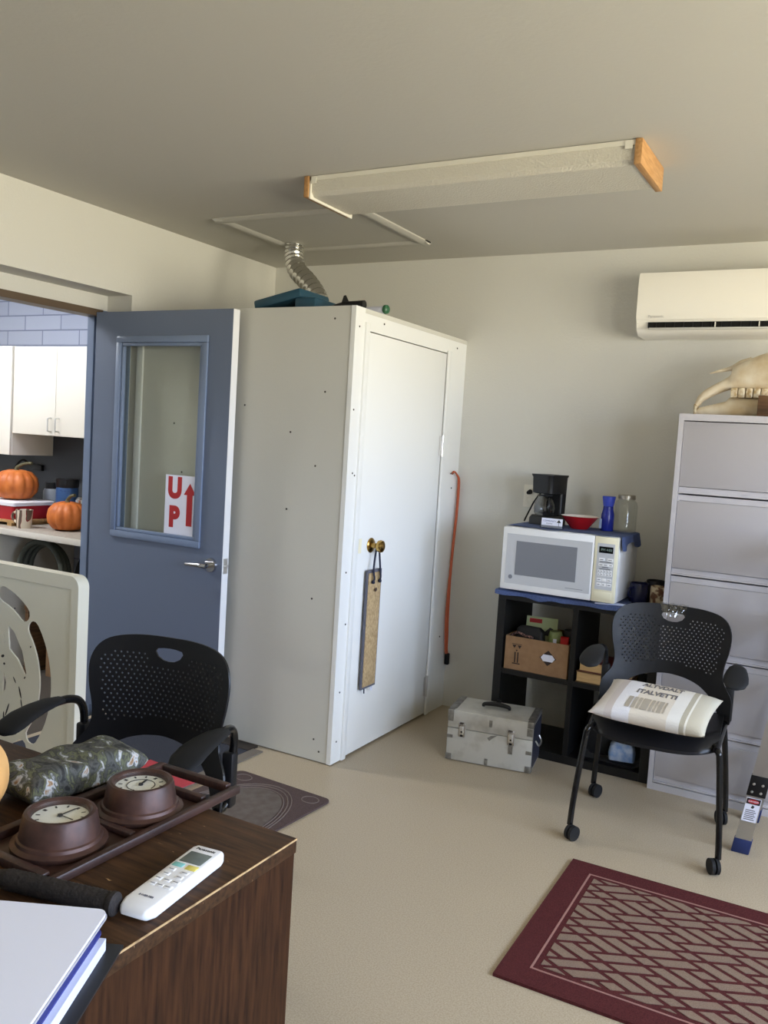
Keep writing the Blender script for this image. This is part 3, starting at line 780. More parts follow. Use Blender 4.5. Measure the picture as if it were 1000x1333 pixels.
def mug(name, x, y, z, r, h, m, label, inner, ha, group=None, taper=1.):
    o = thing(name, (x, y, z), 0, label, 'mug', group)
    MB().lathe([(0,0),(r*.9*taper,0),(r*taper,.006),(r,h-.003),(r-.002,h),(r-.005,h-.003),(r*taper-.005,.01),(0,.008)], n=30).build('body', m, o)
    c, s = math.cos(ha), math.sin(ha)
    MB().tube([(r*c*.97, r*s*.97, h*.8), ((r+.028)*c, (r+.028)*s, h*.74), ((r+.03)*c, (r+.03)*s, h*.4), (r*c*.97, r*s*.97, h*.25)], .0055, n=10).build('handle', inner, o)
    return o
mug('coffee_mug', 2.343, -.25, SH, .043, .092, navy_m, 'navy blue mug standing right beside the microwave', navy_m, -2.0)
mug('coffee_mug', 2.432, -.255, SH, .038, .088, mugcream_m, 'cream and brown patterned mug at the bookcase end', mat('brown_glaze',(84,48,34),.35), .3)
mug('coffee_mug', 2.395, -.155, SH, .042, .10, darkmug_m, 'black mug standing behind the navy mug', darkmug_m, 2.6)

# cardboard box of odds and ends in the upper left cube
BX0, BX1, BY0, BY1, BZ1 = 1.786, 2.092, -.44, -.12, SB+.158
bxo = thing('cardboard_box', (BX0, BY0, SB), 0, 'open brown cardboard box in the upper left bookcase cube', 'box')
bw, bd_, bh = BX1-BX0, BY1-BY0, BZ1-SB
cb = MB(); t = .004
cb.box(0, bw, 0, t, 0, bh).box(0, bw, bd_-t, bd_, 0, bh).box(0, t, t, bd_-t, 0, bh).box(bw-t, bw, t, bd_-t, 0, bh).box(t, bw-t, t, bd_-t, 0, t)
cb.build('carton', card_m, bxo)
pm = MB(); pm.mi = 0
FM = plane_M((0, -.0003, 0), (1,0,0), (0,0,1))
for x in (.052, .066): pm.prism([(x-.003,.035),(x+.003,.035),(x+.003,.085),(x-.003,.085)], -.0002, .0005, M=FM)
pm.prism([(.04,.028),(.078,.028),(.078,.033),(.04,.033)], -.0002, .0005, M=FM)
pm.prism([(.059,.088),(.064,.096),(.054,.096)], -.0002, .0005, M=FM)
for x in (.046, .072): pm.prism([(x,.103),(x+.010,.118),(x-.010,.118)], -.0002, .0005, M=FM)
pm.prism([(.034,.122),(.084,.122),(.084,.124),(.034,.124)], -.0002, .0005, M=FM)
pm.build('handling_marks', cardprint_m, bxo)
MB().prism([(.172,.082),(.212,.118),(.252,.082),(.212,.046)], -.0002, .0006, M=FM).build('diamond_mark', cardprint_m, bxo)
MB().prism([(.178,.082),(.190,.098),(.232,.098),(.246,.082),(.234,.066),(.190,.066)], .0006, .001, M=FM).build('blank_label', paper_m, bxo)
def inbox(x, y): return (BX0+x, BY0+y, SB+t+.0005)
gc = thing('greeting_card', inbox(.125,.13), .15, 'pale green card with red lettering sticking out of the cardboard box', 'card')
MB().box(-.075, .075, -.002, .002, 0, .235, M=Rx(-.12)).build('card', greencard_m, gc)
MB().box(-.06, .0, -.0028, -.0019, .205, .225, M=Rx(-.12)).build('red_lettering', redprint_m, gc)
MB().prism([(.0,.15),(.04,.19),(.055,.185),(.06,.14),(.03,.15)], .0018, .0026, M=Rx(-.12)@plane_M((0,0,0),(1,0,0),(0,0,1))).build('dark_print', print_m, gc)
bkw = thing('black_pouch', inbox(.10,.06), -.1, 'black pouch lying at the left inside the cardboard box', 'pouch')
MB().loft([rrect(.07,.022,.01,0), rrect(.074,.026,.012,.10), rrect(.066,.022,.012,.185), rrect(.05,.012,.008,.2)]).build('body', blackbag_m, bkw)
MB().tube([(-.085,-.03,.148),(-.05,-.036,.168),(-.01,-.036,.160),(.03,-.036,.156)], .006, n=8).build('beaded_strap', mat('beads',(150,110,100),.5,rgb2=(40,30,30),scale=120,lo=.45,hi=.55), bkw)
gn = thing('green_drinks_can', inbox(.21,.10), 0, 'green can lying upright in the cardboard box', 'can'); gn['label'] = 'green can standing in the cardboard box'
MB().lathe([(0,0),(.03,0),(.034,.006),(.034,.17),(.028,.188),(.0,.19)], n=24).build('body', greencan_m, gn)
MB().box(.0, .016, -.0352, -.0335, .135, .158).build('white_sticker', paper_m, gn)
rp = thing('red_packet', inbox(.268,.06), .1, 'red packet at the right end of the cardboard box', 'packet')
MB().loft([rrect(.018,.012,.004,0), rrect(.02,.014,.005,.12), rrect(.019,.012,.004,.172), rrect(.019,.002,.001,.178)]).build('body', redpack_m, rp)
gb = thing('glass_tumbler', inbox(.262,.17), 0, 'dark tumbler behind the red packet in the cardboard box', 'tumbler')
MB().lathe([(0,0),(.026,0),(.033,.19),(.031,.19),(.024,.006),(0,.006)], n=24).build('body', mat('smoky_tumbler',(84,80,82),.2), gb)

# two books in the upper right cube, page edges to the front
def book(x0, x1, y0, y1, z0, h, m, label, name='hardback_book'):
    o = thing(name, ((x0+x1)/2, y0, z0), 0, label, 'book', 'books on the bookcase shelf')
    hx = (x1-x0)/2; dy = y1-y0
    c = MB(); c.box(-hx, hx, 0, dy, 0, .004).box(-hx, hx, 0, dy, h-.004, h).box(-hx, hx, dy-.004, dy, .004, h-.004)
    c.build('cover', m, o)
    MB().box(-hx+.003, hx-.003, .003, dy-.005, .0041, h-.0041).build('pages', booktan_m, o)
book(2.135, 2.375, -.44, -.26, SB, .050, bookbrown_m, 'thick tan book at the bottom of the two book stack')
book(2.145, 2.385, -.435, -.255, SB+.0502, .048, bookred_m, 'maroon covered book lying on the tan book')

# lower right cube: bag, packet, tray
lb_ = MB().loft([rrect(.07,.08,.04,.0), rrect(.075,.085,.04,.06), rrect(.065,.07,.04,.15), rrect(.045,.05,.03,.21), rrect(.02,.02,.015,.235)])
o = lb_.build('black_bag', blackbag_m, angle=70); o.location = (2.225, -.25, .0385)
tag(o, 'slouching black bag in the lower right bookcase cube', 'bag')
o = MB().loft([rrect(.055,.04,.012,0), rrect(.06,.045,.02,.03), rrect(.052,.04,.02,.065), rrect(.03,.02,.01,.08)]).build('snack_packet', bluepack_m, angle=70); o.location = (2.352,-.36,.0545); o.rotation_euler=(0,0,.2)
tag(o, 'pale blue packet on the foil tray in lower right cube', 'packet')
o = MB().loft([rrect(.11,.06,.02,0), rrect(.125,.07,.02,.014), rrect(.13,.073,.02,.0155), rrect(.123,.068,.02,.014), rrect(.108,.058,.02,.002)]).build('foil_tray', tray_m, angle=50); o.location = (2.31,-.365,.0385)
tag(o, 'shallow silver tray on the bookcase floor behind chair leg', 'tray')

# wall outlet behind the coffee maker
ou = thing('wall_outlet', (1.70, 0, 1.19), 0, 'cream power outlet on the back wall left of coffee maker', 'outlet')
MB().box(-.036, .036, -.006, -.0003, -.058, .058, bev=.002).build('plate', outlet_m, ou)
for z in (-.022, .022): MB().box(-.016, .016, -.0085, -.0062, z-.014, z+.014, bev=.003).build('socket', outlet_m, ou)
MB().cyl((0,-.0088,.022),(0,-.04,.018),.013,.009,n=12).build('plug', rubber_m, ou)

# ------------------------------------------------------------------ aluminium case on the floor
ax = math.atan2(.068, .381)
al = thing('aluminium_case', (1.65, -.739, 0), ax, 'scuffed white metal carrying case on the floor by the bookcase', 'case')
aw_, ad_, ah = .387, .235, .232; lid = .15
MB().box(0, aw_, 0, ad_, .003, lid, bev=.003).build('body', alu_m, al)
MB().box(0, aw_, 0, ad_, lid+.002, ah, bev=.004).build('lid', alu_m, al)
for x in (.068, .292):
    lt = MB(); lt.box(x-.015, x+.015, -.006, -.0005, lid-.034, lid+.034, bev=.002)
    lo = lt.build('latch', chrome_m, al)
    MB().box(x-.0095, x+.0095, -.013, -.0062, lid-.022, lid+.016, bev=.003).build('hasp', steel_m, lo)
    MB().cyl((x,-.0145,lid-.008),(x,-.0128,lid-.008),.004,n=12).build('keyhole', hole_m, lo)
    MB().box(x-.006, x+.006, -.0085, -.0062, lid-.032, lid-.024).build('slot', hole_m, lo)
hb = MB().tube([(.135,ad_/2,ah+.004),(.14,ad_/2,ah+.016),(.195,ad_/2,ah+.022),(.25,ad_/2,ah+.016),(.255,ad_/2,ah+.004)], [.006,.009,.011,.009,.006], n=12)
hb.build('handle', black_m, al)
for (x, z, w_, h_) in [(.0,.182,.026,.03),(.0,.105,.026,.014),(aw_-.026,.168,.026,.034),(aw_-.026,.085,.026,.016),(.19,.182,.014,.03),(.18,.006,.014,.028),(.292-.01,.075,.02,.04)]:
    MB().box(x, x+w_, -.0022, -.0003, z, z+h_).build('metal_patch', alud_m, al)
for x in (0, aw_):
    for z in (.0035, ah-.028):
        MB().box(x-.002, x+.026, -.0025, .03, z, z+.029, bev=.002, M=(T(-.024,0,0) if x else T(0,0,0))).build('corner_guard', alud_m, al)
for x0, x1 in ((-.0025, .030), (aw_-.030, aw_+.0025)):
    MB().box(x0, x1, .031, ad_+.002, ah-.012, ah+.0022, bev=.002).build('edge_trim', alud_m, al)
MB().box(aw_+.0005, aw_+.002, .012, ad_-.012, .015, ah-.02).build('end_cover', mat('case_end_navy',(48,50,64),.5), al)
ev = MB().tube([(aw_+.004,.07,.13),(aw_+.018,.08,.108),(aw_+.018,.15,.108),(aw_+.004,.16,.13)], .004, n=8); ev.build('side_handle', steel_m, al)
MB().box(.175,.195,ad_-.02,ad_-.002,ah+.0005,ah+.012).build('hinge_stop', black_m, al)
MB().prism([(.185,.130),(.20,.142),(.232,.150),(.21,.132),(.195,.118)], 0, .0006, M=plane_M((0,-.0004,0),(1,0,0),(0,0,1))).build('scuff_mark', alud_m, al)

# orange extension cord hung on the closet stile, and what hangs on the knob
oc = thing('extension_cord', (W, 0, 0), 0, 'orange extension cord hanging in the corner beside the closet', 'cord')
MB().tube([(.012,-.10,1.275),(.014,-.085,1.288),(.016,-.05,1.272),(.018,-.022,1.23),(.018,-.024,1.06),(.018,-.034,.96),(.018,-.052,.75),(.018,-.050,.52),(.018,-.038,.40),(.018,-.034,.33),(.018,-.022,.295)], [.005]*3+[.0075]*5+[.006]*3, n=10).build('cable', orange_m, oc)
MB().tube([(.018,-.06,.72),(.016,-.068,.52),(.02,-.058,.34),(.018,-.04,.30)], .005, n=8).build('cable_end', orange_m, oc)
MB().box(.006, .03, -.032, -.010, .235, .298, bev=.005).build('plug', rubber_m, oc)
MB().cyl((.0,-.10,1.276),(.02,-.10,1.28),.0025,n=8).build('nail', screw_m, oc)

sb = thing('scratching_board', (W+.014, -.890, .30), 0, 'sisal cat scratching board hanging from the closet knob', 'cat scratcher')
MB().box(0, .010, -.064, .064, 0, .545).build('backing', greyfab_m, sb)
MB().box(.0102, .013, -.056, .056, .01, .533, bev=.001).build('sisal_pad', sisal_m, sb)
MB().tube([(.02,-.03,.495),(.026,-.028,.51),(.02,-.03,.55),(.018,-.012,.645),(.018,0,.668),(.018,.012,.645),(.02,.03,.55),(.026,.028,.51),(.02,.03,.495)], .0045, n=8).build('rope_loop', navycord_m, sb)
for y in (-.03, .03): MB().lathe([(0,-.009),(.008,-.005),(.008,.005),(0,.009)], c=(.022,y,.492), n=10).build('knot', navycord_m, sb)
MB().lathe([(0,0),(.010,.003),(.0,.006)], M=T(.018,.0,.455)@Ry(PI/2), n=8).build('stain', mat('stain_brown',(70,50,44),.8), sb)
MB().tube([(.01,.02,.0),(.012,.022,-.012),(.012,.03,-.016),(.01,.036,0)], .003, n=8).build('white_tag', paper_m, sb)
MB().tube([(.01,-.035,.0),(.011,-.036,-.02)], .003, n=8).build('cord_tail', navycord_m, sb)

# ------------------------------------------------------------------ the two mesh-back chairs (built once, copied)
def make_chair():
    ch = thing('office_chair', (0,0,0))
    # backrest shell outline (half width by height), arch at the bottom
    right = [(.0,.842),(.07,.842),(.13,.838),(.178,.827),(.207,.805),(.222,.772),(.225,.735),(.220,.69),(.211,.65),(.206,.61),(.211,.575),(.229,.548),(.245,.52),(.247,.47),(.245,.43),(.222,.428),(.205,.445),(.19,.478),(.165,.512),(.12,.545),(.07,.562),(.03,.568),(.0,.57)]
    fine = []
    for i in range(len(right)-1):
        p0, p1, p2, p3 = (Vector(right[max(0, min(len(right)-1, k))]) for k in (i-1, i, i+1, i+2))
        if i == 0: p0 = Vector((-p2.x, p2.y))
        if i == len(right)-2: p3 = Vector((-p1.x, p1.y))
        for q in range(3):
            t = q/3
            c = .5*((2*p1)+(p2-p0)*t+(2*p0-5*p1+4*p2-p3)*t*t+(3*p1-p0-3*p2+p3)*t**3)
            fine.append((max(0, c.x), c.y))
    right = fine+[right[-1]]
    outer = right + [(-x, z) for x, z in reversed(right[1:-1])]
    outer = list(reversed(outer))
    handle = [(-.045,.800),(-.036,.786),(-.018,.777),(0,.775),(.018,.777),(.036,.786),(.045,.800),(.040,.808),(.02,.811),(0,.812),(-.02,.811),(-.040,.808)]
    holes = [handle]; row = 0; z = .600
    while z < .80:
        n = 0; x = -.2125+(row % 2)*.0085
        while x < .21:
            lim = min(.203, .186+(z-.62)*.13) if z < .775 else .203-(z-.775)*1.9
            low = .600 + max(0, (abs(x)-.06))*-.0
            dip = .588+.03*math.cos(x/.19*PI/2)
            near_handle = abs(x) < .062 and z > .757
            if abs(x) < lim-.006 and z > dip-.002 and not near_handle: holes.append(circle(x, z, .0029, 8))
            x += .017
        z += .0118; row += 1
    def shell(x, z, t):
        k = max(0., min(1., (.62-z)/.18))
        y = .205+(z-.6)*.10-(1.05+.25*k)*x*x
        n = Vector((2.1*x, 1, -.1)).normalized()
        return Vector((x, y, z))+n*t
    MB().plate(outer, holes, .017, .006, shell).build('backrest', chair_m, ch, angle=40)
    def seat(u, v):
        x = (u-.5)*.45; y = .17-v*.40
        hw = (u-.5)*2
        z = .445+.018*abs(hw)**3-.010*(1-hw*hw)*math.sin(v*PI)
        if v > .72: z -= ((v-.72)/.28)**2*.045
        rr = .06
        y += (.07*abs(hw)**4 if v > .5 else -.03*abs(hw)**4)*(abs(v-.5)*2)
        return (x, y, z)
    MB().grid(seat, 28, 26, .012).build('seat', chair_m, ch, angle=50)
    for s in (-1, 1):
        # side frame: seat rail bent up into the back upright
        MB().tube([(s*.218,-.195,.418),(s*.224,-.1,.43),(s*.23,.1,.43),(s*.236,.155,.44),(s*.236,.172,.48),(s*.236,.176,.56)], .0115, n=12).build('side_frame', tube_m, ch)
        MB().box(s*.236-.016, s*.236+.016, .150, .185, .43, .58, bev=.006).build('back_bracket', chair_m, ch)
        for yb, yt, nm in ((-.235,-.195,'f'), (.225,.13,'r')):
            lg = MB().tube([(s*.212,yt+(.03 if nm=='f' else -.02),.424),(s*.226,yt,.412),(s*.234,yt-.006*(1 if nm=='f' else -1),.37),(s*.252,(yb*.85+yt*.15),.16),(s*.258,yb,.052)], .0112, n=12)
            l = lg.build('leg', tube_m, ch)
            cs = MB(); M_ = T(s*.246, yb-.012, .0275) @ Rz(.5*s)
            for dx in (-.009, .009):
                cs.cyl(M_ @ Vector((dx-.006, 0, 0)), M_ @ Vector((dx+.006, 0, 0)), .0275, n=24)
            co = cs.build('caster', rubber_m, l)
        # armrest: tube from the bracket, bent forward into a drooping pad
        ar = MB().tube([(s*.24,.172,.56),(s*.243,.172,.61),(s*.246,.155,.642),(s*.252,.12,.656),(s*.256,.07,.658),(s*.258,.0,.656)], .0115, n=12).build('armrest', tube_m, ch)
        secs = []
        for (y, z, hw, hh) in [(.10,.660,.010,.006),(.09,.661,.020,.009),(.05,.663,.031,.011),(.0,.661,.037,.012),(-.05,.654,.042,.013),(-.085,.643,.043,.013),(-.108,.632,.034,.010),(-.118,.627,.015,.006)]:
            secs.append([(s*.258+hw*math.cos(2*PI*i/16), y, z+hh*math.sin(2*PI*i/16)) for i in range(16)])
        MB().loft(secs).build('arm_pad', rubber_m, ar, angle=60)
    return ch
chair = make_chair()
chair.location = (2.602, -.925, 0); chair.rotation_euler = (0,0,math.radians(5))
tag(chair, 'black perforated back armchair on casters with cushion, facing the filing cabinet side of rug', 'chair', 'matching black office chairs')
chair['label'] = 'black office chair holding the striped cushion, in front of the filing cabinet'
chair2 = copy_tree(chair)
chair2.location = (1.60, -2.70, 0); chair2.rotation_euler = (0,0,math.radians(9.2))
tag(chair2, 'black office chair pulled up behind the dark wooden desk')

# striped cushion on the right chair
def pill(mb, hx, hy, hz, p=2.6, nu=28, nv=20):
    def top(s):
        def g(u, v):
            a, b = u*2-1, v*2-1
            e = (max(0, 1-abs(a)**p)*max(0, 1-abs(b)**p))**.5
            pin = 1-.10*(abs(a)**2)*(1-abs(b)**2) if False else 1
            x = a*hx*(1-.07*(1-abs(b)**1.5)*0-.06*(1-b*b)*abs(a)**6); y = b*hy*(1-.10*(1-a*a)*abs(b)**6)
            return (x, y, hz+s*hz*e)
        return g
    mb.grid(top(1), nu, nv); mb.grid(top(-1), nu, nv)
    bmesh.ops.remove_doubles(mb.bm, verts=mb.bm.verts[:], dist=1e-5)
    return mb
cu = thing('striped_cushion', (2.612, -1.045, .482), math.radians(-3), 'beige and white striped canvas cushion with printed lettering on chair seat', 'cushion')
hx_, hy_, hz_ = .205, .15, .038
cu.rotation_euler.x = math.radians(12)
cb_ = pill(MB(), hx_, hy_, hz_, 3.6, 36, 26)
cb_.build('cover', canvas_m, cu, angle=80)
def on_cushion(co):
    a, b = co.x/hx_, co.y/hy_
    e = (max(0, 1-abs(a)**3.6)*max(0, 1-abs(b)**3.6))**.5
    return Vector((co.x, co.y, hz_+hz_*e+.0012+co.z))
text_mesh('ALTVDALT', .042, T(.005,.082,0), 'lettering', canvasprint_m, cu, on_cushion, bold=.0012, sx=.72)
text_mesh('ITALVETTI', .044, T(-.002,.020,0), 'lettering', canvasprint_m, cu, on_cushion, bold=.0012, sx=.72)
bars = MB(); x = -.085
for wd in (.016,.012,.009,.024,.010,.006,.014,.006):
    for (y0, y1) in ((-.070,-.032),(-.108,-.070)):
        ps = [on_cushion(Vector((xx, yy, .0004))) for xx, yy in ((x,y0),(x+wd,y0),(x+wd,y1),(x,y1))]
        vs = [bars.bm.verts.new(p) for p in ps]; bars.bm.faces.new(vs)
    x += wd+.006
bars.build('bar_print', canvasprint2_m, cu)

# clear plastic wrap over the handle of the right chair
pw = MB()
def film(u, v):
    a = (u-.5)*.11; t = v*2-1
    crn = .0022*math.sin(u*19+v*11)+.0016*math.sin(u*33-v*23)
    return (a*(1-.25*abs(t)**2), .232+t*.022+crn-1.05*a*a, .8475-abs(t)**1.5*(.052-.02*abs(a/.055)**2)+.5*crn)
pw.grid(film, 30, 24)
wr = pw.build('plastic_wrap', wrap_m, angle=20); wr.location = (2.602,-.925,0); wr.rotation_euler = (0,0,math.radians(5))
tag(wr, 'crumpled clear plastic wrap draped over the chair back handle', 'plastic wrap')

# red mat on the floor behind the left chair
o = MB().loft([rrect(.30, .21, .012, z) for z in (0, .006)]).build('floor_mat', seatred_m)
o.location = (.655, -1.80, .0105); o.rotation_euler = (0,0,math.radians(-4))
tag(o, 'flat red mat on the floor behind the left black chair', 'mat')

# ------------------------------------------------------------------ step ladder by the cabinet
la = thing('step_ladder', (2.927, -.914, 0), 0, 'aluminium step ladder with blue feet standing at the right by the cabinet', 'step ladder')
tilt = .15
for y in (0, .33):
    Mx = T(0, y, 0) @ Matrix(((1,0,tilt,0),(0,1,0,0),(0,0,1,0),(0,0,0,1)))
    rl = MB(); rl.box(-.028, .028, -.003, .0, .04, 1.12, M=Mx).box(-.028, -.024, 0, .022, .04, 1.12, M=Mx).box(.024, .028, 0, .022, .04, 1.12, M=Mx)
    r_ = rl.build('front_rail', ladder_m, la)
    MB().box(-.031, .031, -.006, .026, 0, .055, bev=.004, M=Mx).build('foot', blueplug_m, r_)['label'] = 'blue plastic foot'
    if y == 0:
        MB().box(-.025, .025, -.0042, -.0031, .125, .215, M=Mx).build('warning_sticker', paper_m, r_)
        MB().box(-.023, .023, -.0050, -.0042, .192, .213, M=Mx).build('sticker_header', mat('sticker_black',(30,20,22),.5), r_)
        e_ = MB(); e_.lathe([(0,0),(.019,0),(.019,.0004),(0,.0004)], M=Mx@T(0,-.0051,.2025)@Rx(PI/2)@Matrix.Diagonal((1,.42,1,1)), n=20); e_.build('sticker_oval', redprint_m, r_)
        text_mesh('DANGER', .0085, Mx @ plane_M((0,-.0058,.2025),(1,0,0),(0,0,1)), 'sticker_text', paper_m, r_)
        ln = MB()
        for k in range(6): ln.box(-.019, .017-.004*(k % 2), -.0048, -.0042, .132+k*.007, .1345+k*.007, M=Mx)
        ln.prism([(-.004,.178),(.0,.189),(.008,.184),(.004,.176)], .0042, .0048, M=Mx@plane_M((0,0,0),(1,0,0),(0,0,1)))
        ln.build('sticker_print', print_m, r_)
    bk = MB().box(-.03, .034, -.005, .024, .222, .30, bev=.002, M=Mx); bk.build('bracket', black_m, r_)
    rv = MB()
    for dx, z in ((-.014,.238),(.016,.238),(-.014,.268),(.016,.268)): rv.lathe([(0,.003),(.004,.002),(.005,0)], M=Mx@T(dx,-.0052,z)@Rx(PI/2), n=10)
    rv.build('rivet', steel_m, r_)
    Mr = T(.62, y+.0, 0) @ Matrix(((1,0,-.38,0),(0,1,0,0),(0,0,1,0),(0,0,0,1)))
    MB().box(-.015, .015, .003, .022, .0, 1.1, M=Mr).build('rear_rail', ladder_m, la)
for k, z in enumerate((.285, .56, .835)):
    MB().box(-.03+tilt*z, .06+tilt*z, .024, .306, z-.012, z+.012, bev=.008).build('step', ladder_m, la)
MB().box(-.05+tilt*1.12, .09+tilt*1.12, -.02, .355, 1.12, 1.15, bev=.01).build('top_cap', blueplug_m, la)

# ------------------------------------------------------------------ rugs and mats
def clip(poly, x0, x1, y0, y1):
    def cut(P, f, ins):
        out = []
        for i in range(len(P)):
            a, b = P[i-1], P[i]
            ia, ib = ins(a), ins(b)
            if ia != ib: out.append(f(a, b))
            if ib: out.append(b)
        return out
    def fx(c): return lambda a, b: (c, a[1]+(b[1]-a[1])*(c-a[0])/(b[0]-a[0]))
    def fy(c): return lambda a, b: (a[0]+(b[0]-a[0])*(c-a[1])/(b[1]-a[1]), c)
    for f, ins in ((fx(x0), lambda p: p[0] >= x0), (fx(x1), lambda p: p[0] <= x1), (fy(y0), lambda p: p[1] >= y0), (fy(y1), lambda p: p[1] <= y1)):
        if len(poly) < 3: return []
        poly = cut(poly, f, ins)
    return poly
RW, RD = 1.22, .785
rg = MB(); rg.box(0, RW, -RD, 0, 0, .009)
rg.mi = 2
bo = .078
for p in ((bo,RW-bo,-bo-.006,-bo),(bo,RW-bo,-RD+bo,-RD+bo+.006),(bo,bo+.006,-RD+bo+.006,-bo-.006),(RW-bo-.006,RW-bo,-RD+bo+.006,-bo-.006)): rg.box(p[0],p[1],p[2],p[3],.0085,.0102)
rg.mi = 1
A_ = Vector((math.cos(math.radians(25)), math.sin(math.radians(25))))*.056
B_ = Vector((math.cos(math.radians(-27)), math.sin(math.radians(-27))))*.056
gx0, gx1, gy0, gy1 = bo+.022, RW-bo-.022, -RD+bo+.022, -bo-.022
def quad(u0, u1, v0, v1):
    g = .16
    p = [(A_*u+B_*v) for u, v in ((u0+g,v0+g),(u1-g,v0+g),(u1-g,v1-g),(u0+g,v1-g))]
    q = clip([(a.x+.6, a.y-.4) for a in p], gx0, gx1, gy0, gy1)
    if len(q) >= 3:
        ar = abs(sum(q[i-1][0]*q[i][1]-q[i][0]*q[i-1][1] for i in range(len(q))))/2
        if ar > 2e-5: rg.prism(q, .0088, .0106)
for i in range(-11, 12):
    for j in range(-11, 12):
        u, v = 2*i-j, i+2*j
        if (i+j) % 2 == 0: quad(u, u+2, v, v+1); quad(u, u+2, v+1, v+2)
        else: quad(u, u+1, v, v+2); quad(u+1, u+2, v, v+2)
        quad(u+2, u+3, v, v+1)
o = rg.build('area_rug', [rug_m, rugt_m, rugl_m]); o.location = (2.434, -1.352, 0); o.rotation_euler = (0,0,math.radians(1.2))
tag(o, 'maroon rug with taupe woven lattice pattern at the lower right', 'rug')

om = MB()
MWx, MWy = .475, .80
om.loft([[(x, y, z) for x, y, _ in rrect(MWx/2, MWy/2, .03, 0)] for z in (0, .007)])
om.mi = 2
om.loft([[(.18*math.cos(2*PI*i/48), .31*math.sin(2*PI*i/48), z) for i in range(48)] for z in (.0065, .0082)])
om.mi = 1
for k in (1.03, 1.10, 1.16): om.tube([((.18*k)*math.cos(2*PI*i/40), (.31*k)*math.sin(2*PI*i/40), .0068) for i in range(40)], .0028, n=6, closed=True, smooth=False)
for sx_ in (-1, 1):
    for sy_ in (-1, 1):
        om.tube([(sx_*(.172+.036*math.cos(2*PI*i/20)), sy_*(.345+.03*math.sin(2*PI*i/20)), .0066) for i in range(20)], .0026, n=6, closed=True, smooth=False)
o = om.build('door_mat', [omat_m, omatl_m, omatc_m]); o.location = (1.232, -1.835, 0); o.rotation_euler = (0,0,math.radians(-3))
tag(o, 'plum brown mat with oval medallion on the floor behind the desk', 'mat')
dm = MB(); dm.box(.05, .90, -2.06, -1.232, 0, .008)
dm.mi = 1; dm.box(.90, .955, -2.06, -1.19, 0, .006)
dm.mi = 2; dm.box(.05, .90, -1.231, -1.155, 0, .010)
tag(dm.build('door_mat', [dmat_m, dmatb_m, threshold_m]), 'charcoal ribbed entrance mat with tan edge under the open blue door', 'mat')

# ------------------------------------------------------------------ cream plastic panel at the left
PX0, PX1, PY = .02, .655, -2.0
pcx, pcz = .135, .385
def arc(a0, a1, r0, r1, n=14):
    A0, A1 = math.radians(a0), math.radians(a1); rm = (r0+r1)/2; cr = (r1-r0)/2
    pts = [(pcx+r1*math.cos(A0+(A1-A0)*i/n), pcz+r1*math.sin(A0+(A1-A0)*i/n)) for i in range(n+1)]
    for i in range(1, 6):
        a = A1+PI*i/6; pts.append((pcx+rm*math.cos(A1)+cr*math.cos(a), pcz+rm*math.sin(A1)+cr*math.sin(a)))
    pts += [(pcx+r0*math.cos(A1-(A1-A0)*i/n), pcz+r0*math.sin(A1-(A1-A0)*i/n)) for i in range(n+1)]
    for i in range(1, 6):
        a = A0+PI+PI*i/6; pts.append((pcx+rm*math.cos(A0)+cr*math.cos(a), pcz+rm*math.sin(A0)+cr*math.sin(a)))
    return pts
cpn = thing('cream_plastic_panel', (0, PY, 0), 0, 'cream moulded plastic panel with curved cutout slots standing before the doorway', 'panel')
rc = .045; zt_ = .842
out_ = [(PX0,.0),(PX1,.0)]+[(PX1-rc+rc*math.cos(a), zt_-rc+rc*math.sin(a)) for a in [i*PI/16 for i in range(9)]]+[(PX0,zt_)]
inn = [(PX0+.012,.04),(PX1-.038,.04),(PX1-.038,zt_-.052),(PX0+.012,zt_-.052)]
inn2 = [(PX0+.0125,.0405),(PX1-.0405,.0405),(PX1-.0405,zt_-.0545),(PX0+.0125,zt_-.0545)]
rim = MB().plate(out_, [inn], .06, .052, lambda x, z, t: Vector((x, .026+t, z)))
rim.build('rim', panel_m, cpn, angle=30)
tri = [(.251,.600),(.290,.573),(.340,.505),(.368,.42),(.364,.405),(.314,.467),(.262,.50)]
slots = [arc(-38, 39, .312, .378), arc(52, 76, .312, .376), arc(-76, -52, .312, .376), tri, [(.225,.56),(.236,.54),(.232,.515),(.224,.53)], [(.232,.405),(.248,.36),(.244,.33),(.228,.31)]]
MB().plate(inn2, slots, .035, .006, lambda x, z, t: Vector((x, .010+t, z))).build('slotted_face', panel_m, cpn, angle=30)
sc_ = MB()
for (x, z, l, w_, a) in [(.335,.335,.05,.008,1.9),(.345,.29,.04,.006,1.8),(.26,.25,.06,.008,1.2),(.225,.465,.02,.012,0.4),(.235,.435,.012,.01,0),(.31,.23,.05,.007,1.4),(.36,.4,.012,.006,1),(.39,.53,.01,.006,1.2),(.29,.67,.008,.006,0),(.24,.2,.08,.01,1.6),(.30,.38,.03,.006,2.2)]:
    M_ = T(x, .0065, z) @ Ry(-a)
    sc_.lathe([(0,0),(1,0),(1,.0006),(0,.0006)], M=M_@Rx(PI/2)@Matrix.Diagonal((l/2,w_/2,1,1)), n=10)
sc_.build('scuff_mark', scuff_m, cpn)

